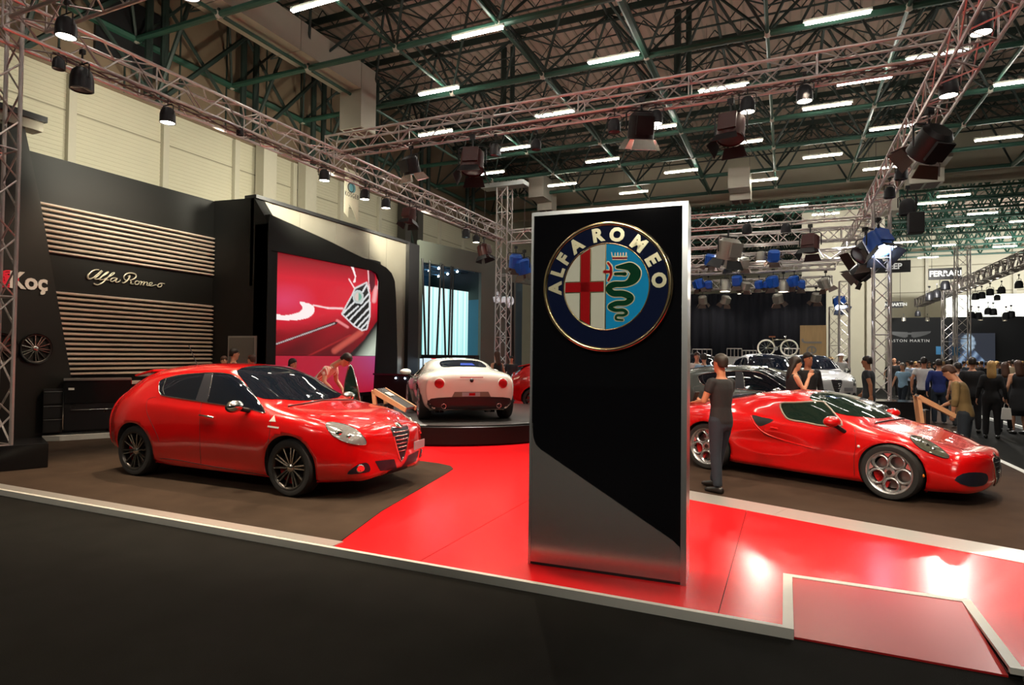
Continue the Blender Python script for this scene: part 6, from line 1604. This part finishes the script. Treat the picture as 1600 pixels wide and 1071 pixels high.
# opened car door leaf seen behind the bonnet
p = on_d(547, 600, 9.3)
t = thing('open_door_frame', 'black rounded window frame of an opened car door behind the red hatchback', 'car door', (p.x, p.y, ZP), radians(30)); t.scale = (.48, 1, .98)
pts = smooth([(-.20, .85), (-.17, 1.15), (-.08, 1.40), (0, 1.46), (.08, 1.40), (.22, 1.15), (.34, .88)], 5)
MB().path([(x, 0, z) for x, z in pts], .022, 8).build('frame', m_chrome, t, smooth=True)
MB().prism([(x, -.01, z) for x, z in pts], (0, 1, 0), .02).build('glass', m_glassg, t)
MB().b2((-.22, -.05, .2), (.36, .05, .87)).build('door_panel', m_pblack, t, bevel=.03)
# banner on the left truss
a = on_x(538, 285, -10.6); b = on_x(560, 285, -10.6); zt = on_x(549, 284, -10.6).z; zl = on_x(549, 345, -10.6).z
t = thing('hanging_banner', 'white swallow-tailed banner with teal logo hanging above the steel band', 'banner', (-10.6, (a.y+b.y)/2, zt))
w2 = (b.y-a.y)/2; hh = zt-zl
MB().prism([(0, -w2, .3), (0, w2, .3), (0, w2, -hh), (0, .06, -hh*.72), (0, -w2*.35, -hh*.58), (0, -w2*.45, -hh*.95), (0, -w2, -hh*.85)], (1, 0, 0), .015).build('cloth', mat('banner cloth', srgb(206, 202, 180), .8), t)
text('lettering', 'KOSGEB', MX((.02, 0, -hh*.36)), .17, mat('banner print', srgb(80, 80, 74), .7), t, depth=.004, spacing=1.2, sx=.8)
MB().lathe([(0, 0), (.13, 0), (.13, .006), (0, .006)], 20, (.017, .02, -hh*.16), 'X').build('logo', mat('teal print', srgb(90, 150, 160), .6), t)
MB().lathe([(.10, 0), (.13, 0), (.13, .01), (.10, .01)], 20, (.02, -.05, -hh*.17), 'X').build('logo_ring', mat('dark print', srgb(50, 70, 74), .6), t)

# ================================================================== NEIGHBOURING STANDS
# dark curtain
a = on_y(960, 460, 32.4); b = on_y(1291, 460, 32.4); zt = on_y(1200, 457, 32.4).z
m = MB(); vs = []; n = 150
for i in range(n+1):
    x = a.x+(b.x-a.x)*i/n; y = 32.4+.09*sin(i*.9)+.05*sin(i*.37+1); vs += [(x, y, 0), (x, y, zt)]
m.add(vs, [(2*i, 2*i+2, 2*i+3, 2*i+1) for i in range(n)])
o = m.build('curtain', mat('navy black curtain', (.003, .004, .011), .95), smooth=True); o.modifiers.new('s', 'SOLIDIFY').thickness = .02
tag(o, 'tall navy black curtain behind the white cars', 'curtain')
a = on_y(1250, 509, 29); b = on_y(1291, 590, 29)
t = thing('wooden_panel', 'tall light wooden panel with faded grey upright lettering beside the curtain', 'panel', ((a.x+b.x)/2, 29, 0)); w2 = (b.x-a.x)/2
MB().b2((-w2, -.1, 0), (w2, .1, a.z)).build('board', m_wood, t)
text('lettering', 'Jeep', Matrix.Translation((.0, -.12, a.z-1.35)) @ Matrix.Rotation(pi/2, 4, 'X') @ Matrix.Rotation(-pi/2, 4, 'Z'), .85, mat('faded grey letters', srgb(150, 146, 140), .6), t, depth=.02)
# bicycle on the white car
bp_ = on_d(1215, 556, 21.3); t = thing('bicycle', 'bicycle with cream tyres standing on the roof of a white car', 'bicycle', (bp_.x, bp_.y, on_d(1215, 557, 21.3).z), radians(8))
m_cr = mat('cream tyre', srgb(230, 225, 210), .6)
for x in (-.37, .37):
    tr = MB().path([(x+.27*cos(k*pi/16), 0, .29+.27*sin(k*pi/16)) for k in range(32)], .027, 6, closed=True).build('tyre', m_cr, t, smooth=True)
    sp_ = MB()
    for k in range(10): sp_.tube((x, 0, .29), (x+.26*cos(k*pi/5), 0, .29+.26*sin(k*pi/5)), .003, 3)
    sp_.sphere((x, 0, .29), .025, 6, 4); sp_.build('spokes', m_alud, tr)
fr = MB()
for p0, p1 in (((-.37, .29), (-.06, .27)), ((-.37, .29), (-.14, .58)), ((-.06, .27), (-.18, .66)), ((-.16, .57), (.26, .58)), ((-.06, .27), (.27, .52)), ((.37, .29), (.24, .66))): fr.tube((p0[0], 0, p0[1]), (p1[0], 0, p1[1]), .014, 6)
fr.build('bike_frame', mat('olive bike frame', srgb(110, 105, 80), .4), t)
MB().b2((-.28, -.04, .66), (-.08, .04, .70)).build('saddle', mat('brown leather', srgb(150, 90, 60), .6), t)
MB().path([(.24, -.2, .70), (.26, 0, .66), (.24, .2, .70)], .012, 6).build('handlebar', m_alud, t)
MB().tube((-.06, -.05, .27), (-.06, .05, .27), .07, 12).build('crank', m_alud, t)
# railings behind the cars
for i, (x0, x1, yt, yb2_, D_, lb) in enumerate(((1136, 1159, 545, 558, 28.5, 'silver roof rack frame left of the bicycle'), (1160, 1182, 548, 559, 28.5, 'lower silver rack frame next left of the bicycle'), (1082, 1112, 546, 556, 28.5, 'grey rail frame beside the pillar edge'), (1226, 1250, 545, 556, 28.5, 'grey rail frame behind the front wheel of the bicycle'))):
    a = on_d(x0, yt, D_); b = on_d(x1, yt, D_); c = on_d(x0, yb2_, D_)
    t = thing('rack_frame', lb, 'rack', ((a.x+b.x)/2, (a.y+b.y)/2, c.z)); u_ = (b-a); u_.z = 0; L = u_.length; u_.normalize(); t.rotation_euler = (0, 0, atan2(u_.y, u_.x)); H = a.z-c.z
    for z_ in (0, H): MB().tube((-L/2, 0, z_), (L/2, 0, z_), .025, 6).build('rail', m_alu, t)
    for k in range(5): MB().tube((-L/2+L*k/4, 0, 0), (-L/2+L*k/4, 0, H), .02, 6).build('upright', m_alu, t)
    MB().b2((-L/2, .2, -1.5 if i < 9 else 0), (L/2, .6, 0)).build('base', m_pw2, t)
# bright white back of the stand with the white cars
# hanging name signs
m_sign = mat('black sign board', (.008, .008, .009), .5); m_st = mat('white sign print', srgb(230, 230, 225), .5, emit=.35)
for (txt, x0, x1, y0, y1, Y, lb, tx) in (('JEEP', 1363, 1423, 409, 425, 33, 'hanging black sign reading JEEP partly behind the tall truss column', 1397), ('FERRARI', 1451, 1503, 420, 436, 38, 'hanging black sign reading FERRARI', 1477), ('ASTON MARTIN', 1369, 1411, 472, 481, 44, 'small hanging black sign reading ASTON MARTIN behind the tall truss column', 1390)):
    a = on_y(x0, y0, Y); b = on_y(x1, y1, Y); t = thing('hanging_sign', lb, 'sign', ((a.x+b.x)/2, Y, (a.z+b.z)/2)); w2 = (b.x-a.x)/2; h2 = (a.z-b.z)/2
    MB().b2((-w2, 0, -h2), (w2, .08, h2)).build('board', m_sign, t)
    MB().tube((-w2*.8, .04, h2), (-w2*.8, .04, 12-(a.z+b.z)/2), .01, 4).tube((w2*.8, .04, h2), (w2*.8, .04, 12-(a.z+b.z)/2), .01, 4).build('hanger', m_cable, t)
    cx = on_y(tx, 400, Y).x-(a.x+b.x)/2
    text('lettering', txt, MY((cx, -.01, 0)), h2*1.35, m_st, t, depth=.01, offset=.012, sx=.95)
# dark logo stand
Y = 50; a = on_y(1388, 497, Y); b = on_y(1640, 497, Y)
t = thing('dark_logo_stand', 'wide charcoal back wall with a winged emblem and a bluish portrait screen', 'display wall', ((a.x+b.x)/2, Y, 0)); w2 = (b.x-a.x)/2; ox = (a.x+b.x)/2
MB().b2((-w2, 0, 0), (w2, .4, a.z)).build('wall', mat('charcoal wall', srgb(46, 48, 52), .6, noise=.05), t)
c_ = on_y(1421, 533, Y); text('lettering', 'ASTON MARTIN', MY((c_.x-ox, -.03, c_.z)), .27, m_st, t, depth=.02, spacing=1.25, sx=1.0)
c_ = on_y(1421, 522, Y); wg = MB()
for s in (1, -1):
    wg.prism([(c_.x-ox+s*q[0], -.03, c_.z+q[1]) for q in ((0.12, .12), (1.25, .18), (1.2, .05), (.95, -.08), (.6, -.2), (.25, -.28), (.1, -.2))], (0, -1, 0), .03)
wg.b2((c_.x-ox-.3, -.07, c_.z-.06), (c_.x-ox+.3, -.03, c_.z+.08)).build('winged_emblem', mat('silver emblem', srgb(120, 122, 124), .4, metal=.5), t)
a2 = on_y(1482, 521, Y-.5); b2 = on_y(1555, 590, Y-.5)
def portrait(u_, v_, p):
    c = (.04, .045, .06)
    hd = ((u_-.42)/.16)**2+((v_-.22)/.20)**2
    if hd < 1: c = mixc((.10, .16, .26), (.62, .78, .9), .8-1.2*abs(u_-.45)/.16*.5+.15*sin(v_*60))
    if v_ > .40 and abs(u_-.45) < .12+(v_-.40)*.9: c = mixc((.35, .5, .7), (.04, .06, .12), abs(sin(u_*14+v_*9)))
    return c
pc_ = MB().b2((a2.x-ox, -.52, b2.z), (b2.x-ox, -.42, a2.z)).build('portrait_panel', m_blackm, t)
picture('portrait_screen', [(a2.x-ox, -.53, a2.z), (b2.x-ox, -.53, a2.z), (b2.x-ox, -.53, b2.z), (a2.x-ox, -.53, b2.z)], 40, 36, portrait, .8, t)
Y = 56; a = on_y(1478, 462, Y); b = on_y(1660, 495, Y)
o = MB().b2((a.x, Y, 1), (b.x, Y+.3, a.z)).build('white_back_wall', mat('bright white wall', srgb(236, 238, 226), .7)); tag(o, 'bright white wall above the charcoal logo stand at the right', 'wall panel')
for i, x in enumerate((1310, 1497, 1479)):
    pass
for (x, y, D_, lb) in ((1340, 539, 38, 'small blue notice on the beige wall right of the slim truss column'), (1468, 548, 33, 'pale blue notice on the left slim column'), (1494, 549, 31, 'pale blue notice on the right slim column')):
    p = on_d(x, y, D_); o = MB().b2((-.16, -.01, -.22), (.16, .01, .22)).build('notice', mat('blue notice', srgb(60, 130, 180), .6)); o.location = p; tag(o, lb, 'notice')
# ================================================================== BEAMS OF THE STAGE LAMPS AND ADDED FILL BEAMS
def beam(p, t_, e, size=70, col=warm, r=.09): spot_light(p, t_, e, size, col, r)
# unseen lamps added on the near cross truss to brighten the cars
for i, (x, tx, ty, e) in enumerate(((-8.2, -7.2, 5.6, 550), (-6.0, -5.6, 5.8, 600), (-3.9, -4.4, 6.2, 600), (-1.9, -2.2, 6.5, 750), (-.2, .3, 7.5, 600), (1.6, 1.3, 8.2, 650))):
    lamp('par_lit', Vector((x, 4.6, 6.02)), 'added fill lamp on the near cross truss above the picture, %s' % ('first', 'second', 'third', 'fourth', 'fifth', 'sixth')[i])
    beam((x, 4.6, 5.5), (tx, ty, .2), e)
for i, x in enumerate((-6.5, -1.6, 1.8)):  # lamps made up for frontal fill, hung on the added truss
    lamp('par_lit', Vector((x, -2.0, 5.36)), 'added fill lamp on the truss behind the viewer, %s' % ('left', 'middle', 'right')[i])
beam((-1.6, -2.0, 4.85), (-1.2, 4.5, 2.3), 600, 34, (1, .92, .8)); beam((-6.5, -2.0, 4.85), (-6.5, 5, .4), 350, 60, (1, .85, .7)); beam((1.8, -2.0, 4.85), (1, 8, .6), 400, 60, (1, .88, .74))  # their added beams fill the badge pillar and red cars from the front
beam((-8.9, 7.2, 5.5), (-6.6, 4.9, .1), 900, 70, (1, .7, .45))
beam((-5.2, 10.9, 5.9), (-5.4, 6.4, .3), 900)
beam((-2.3, 10.9, 5.9), (-2.6, 6.6, 0), 900, 80, (1, .88, .74))
beam((.3, 10.9, 6.0), (.8, 8.6, 0), 900, 80)
beam((2.3, 9.6, 5.5), (.4, 8.9, .3), 600, 75)
beam((-9.0, 8.0, 5.5), (-12.4, 8.2, 2.6), 450, 80, (1, .74, .5))
beam((-9.2, 13, 5.5), (-6.6, 11.5, .8), 900, 70, (1, .9, .75))
beam((-5.0, 11.0, 5.9), (-6.4, 11.4, .8), 1200, 60, (1, .9, .78))
beam((-4.5, 10.6, 5.9), (-6.2, 10.6, .8), 900, 60, (1, .9, .78))
beam((-9.6, 8.0, 5.7), (-16, 9.0, 5.6), 1000, 100, (1, .95, .75), .2)  # added spots washing the left wall, no lamp modelled at them
beam((-9.6, 15.0, 5.7), (-16, 18, 5.6), 900, 110, (1, .95, .75), .2)
beam((-9.6, 11.0, 5.7), (-16, 13, 5.6), 900, 110, (1, .95, .75), .2)
# bright lamps far behind, aimed towards the viewer: they glare on the red floor
for (x, y, Y, e) in ((1189, 402, 25.4, 550), (1133, 448, 28.6, 420), (1224, 449, 28.6, 250)):
    p = on_y(x, y, Y); beam(p, (-.3, 6.5, 0), e, 50, (1, .9, .75), .22)
for x in (-2, 2): beam((x, 26, 6.2), (x, 22, 0), 2500, 90, (1, .97, .95))
beam((6, 30, 7), (5, 27, 0), 2500, 120, (1, .93, .85)); beam((10, 42, 7), (9, 38, 0), 2500, 120, (1, .93, .85)); beam((5, 16, 7), (4, 14, 0), 900, 110, (1, .93, .85))
for x in (14, 20, 26): beam((x, 50, 6), (x, 56, 9), 3500, 120, (1, 1, .96), .3)
beam((6, 33, 6), (3, 41, 6), 2500, 110, (1, .97, .9), .3)  # added spot lifting the far beige partition, no lamp modelled there
for k, o in PR.items():
    if k not in used:
        for ch in list(o.children): bpy.data.objects.remove(ch)
        bpy.data.objects.remove(o)
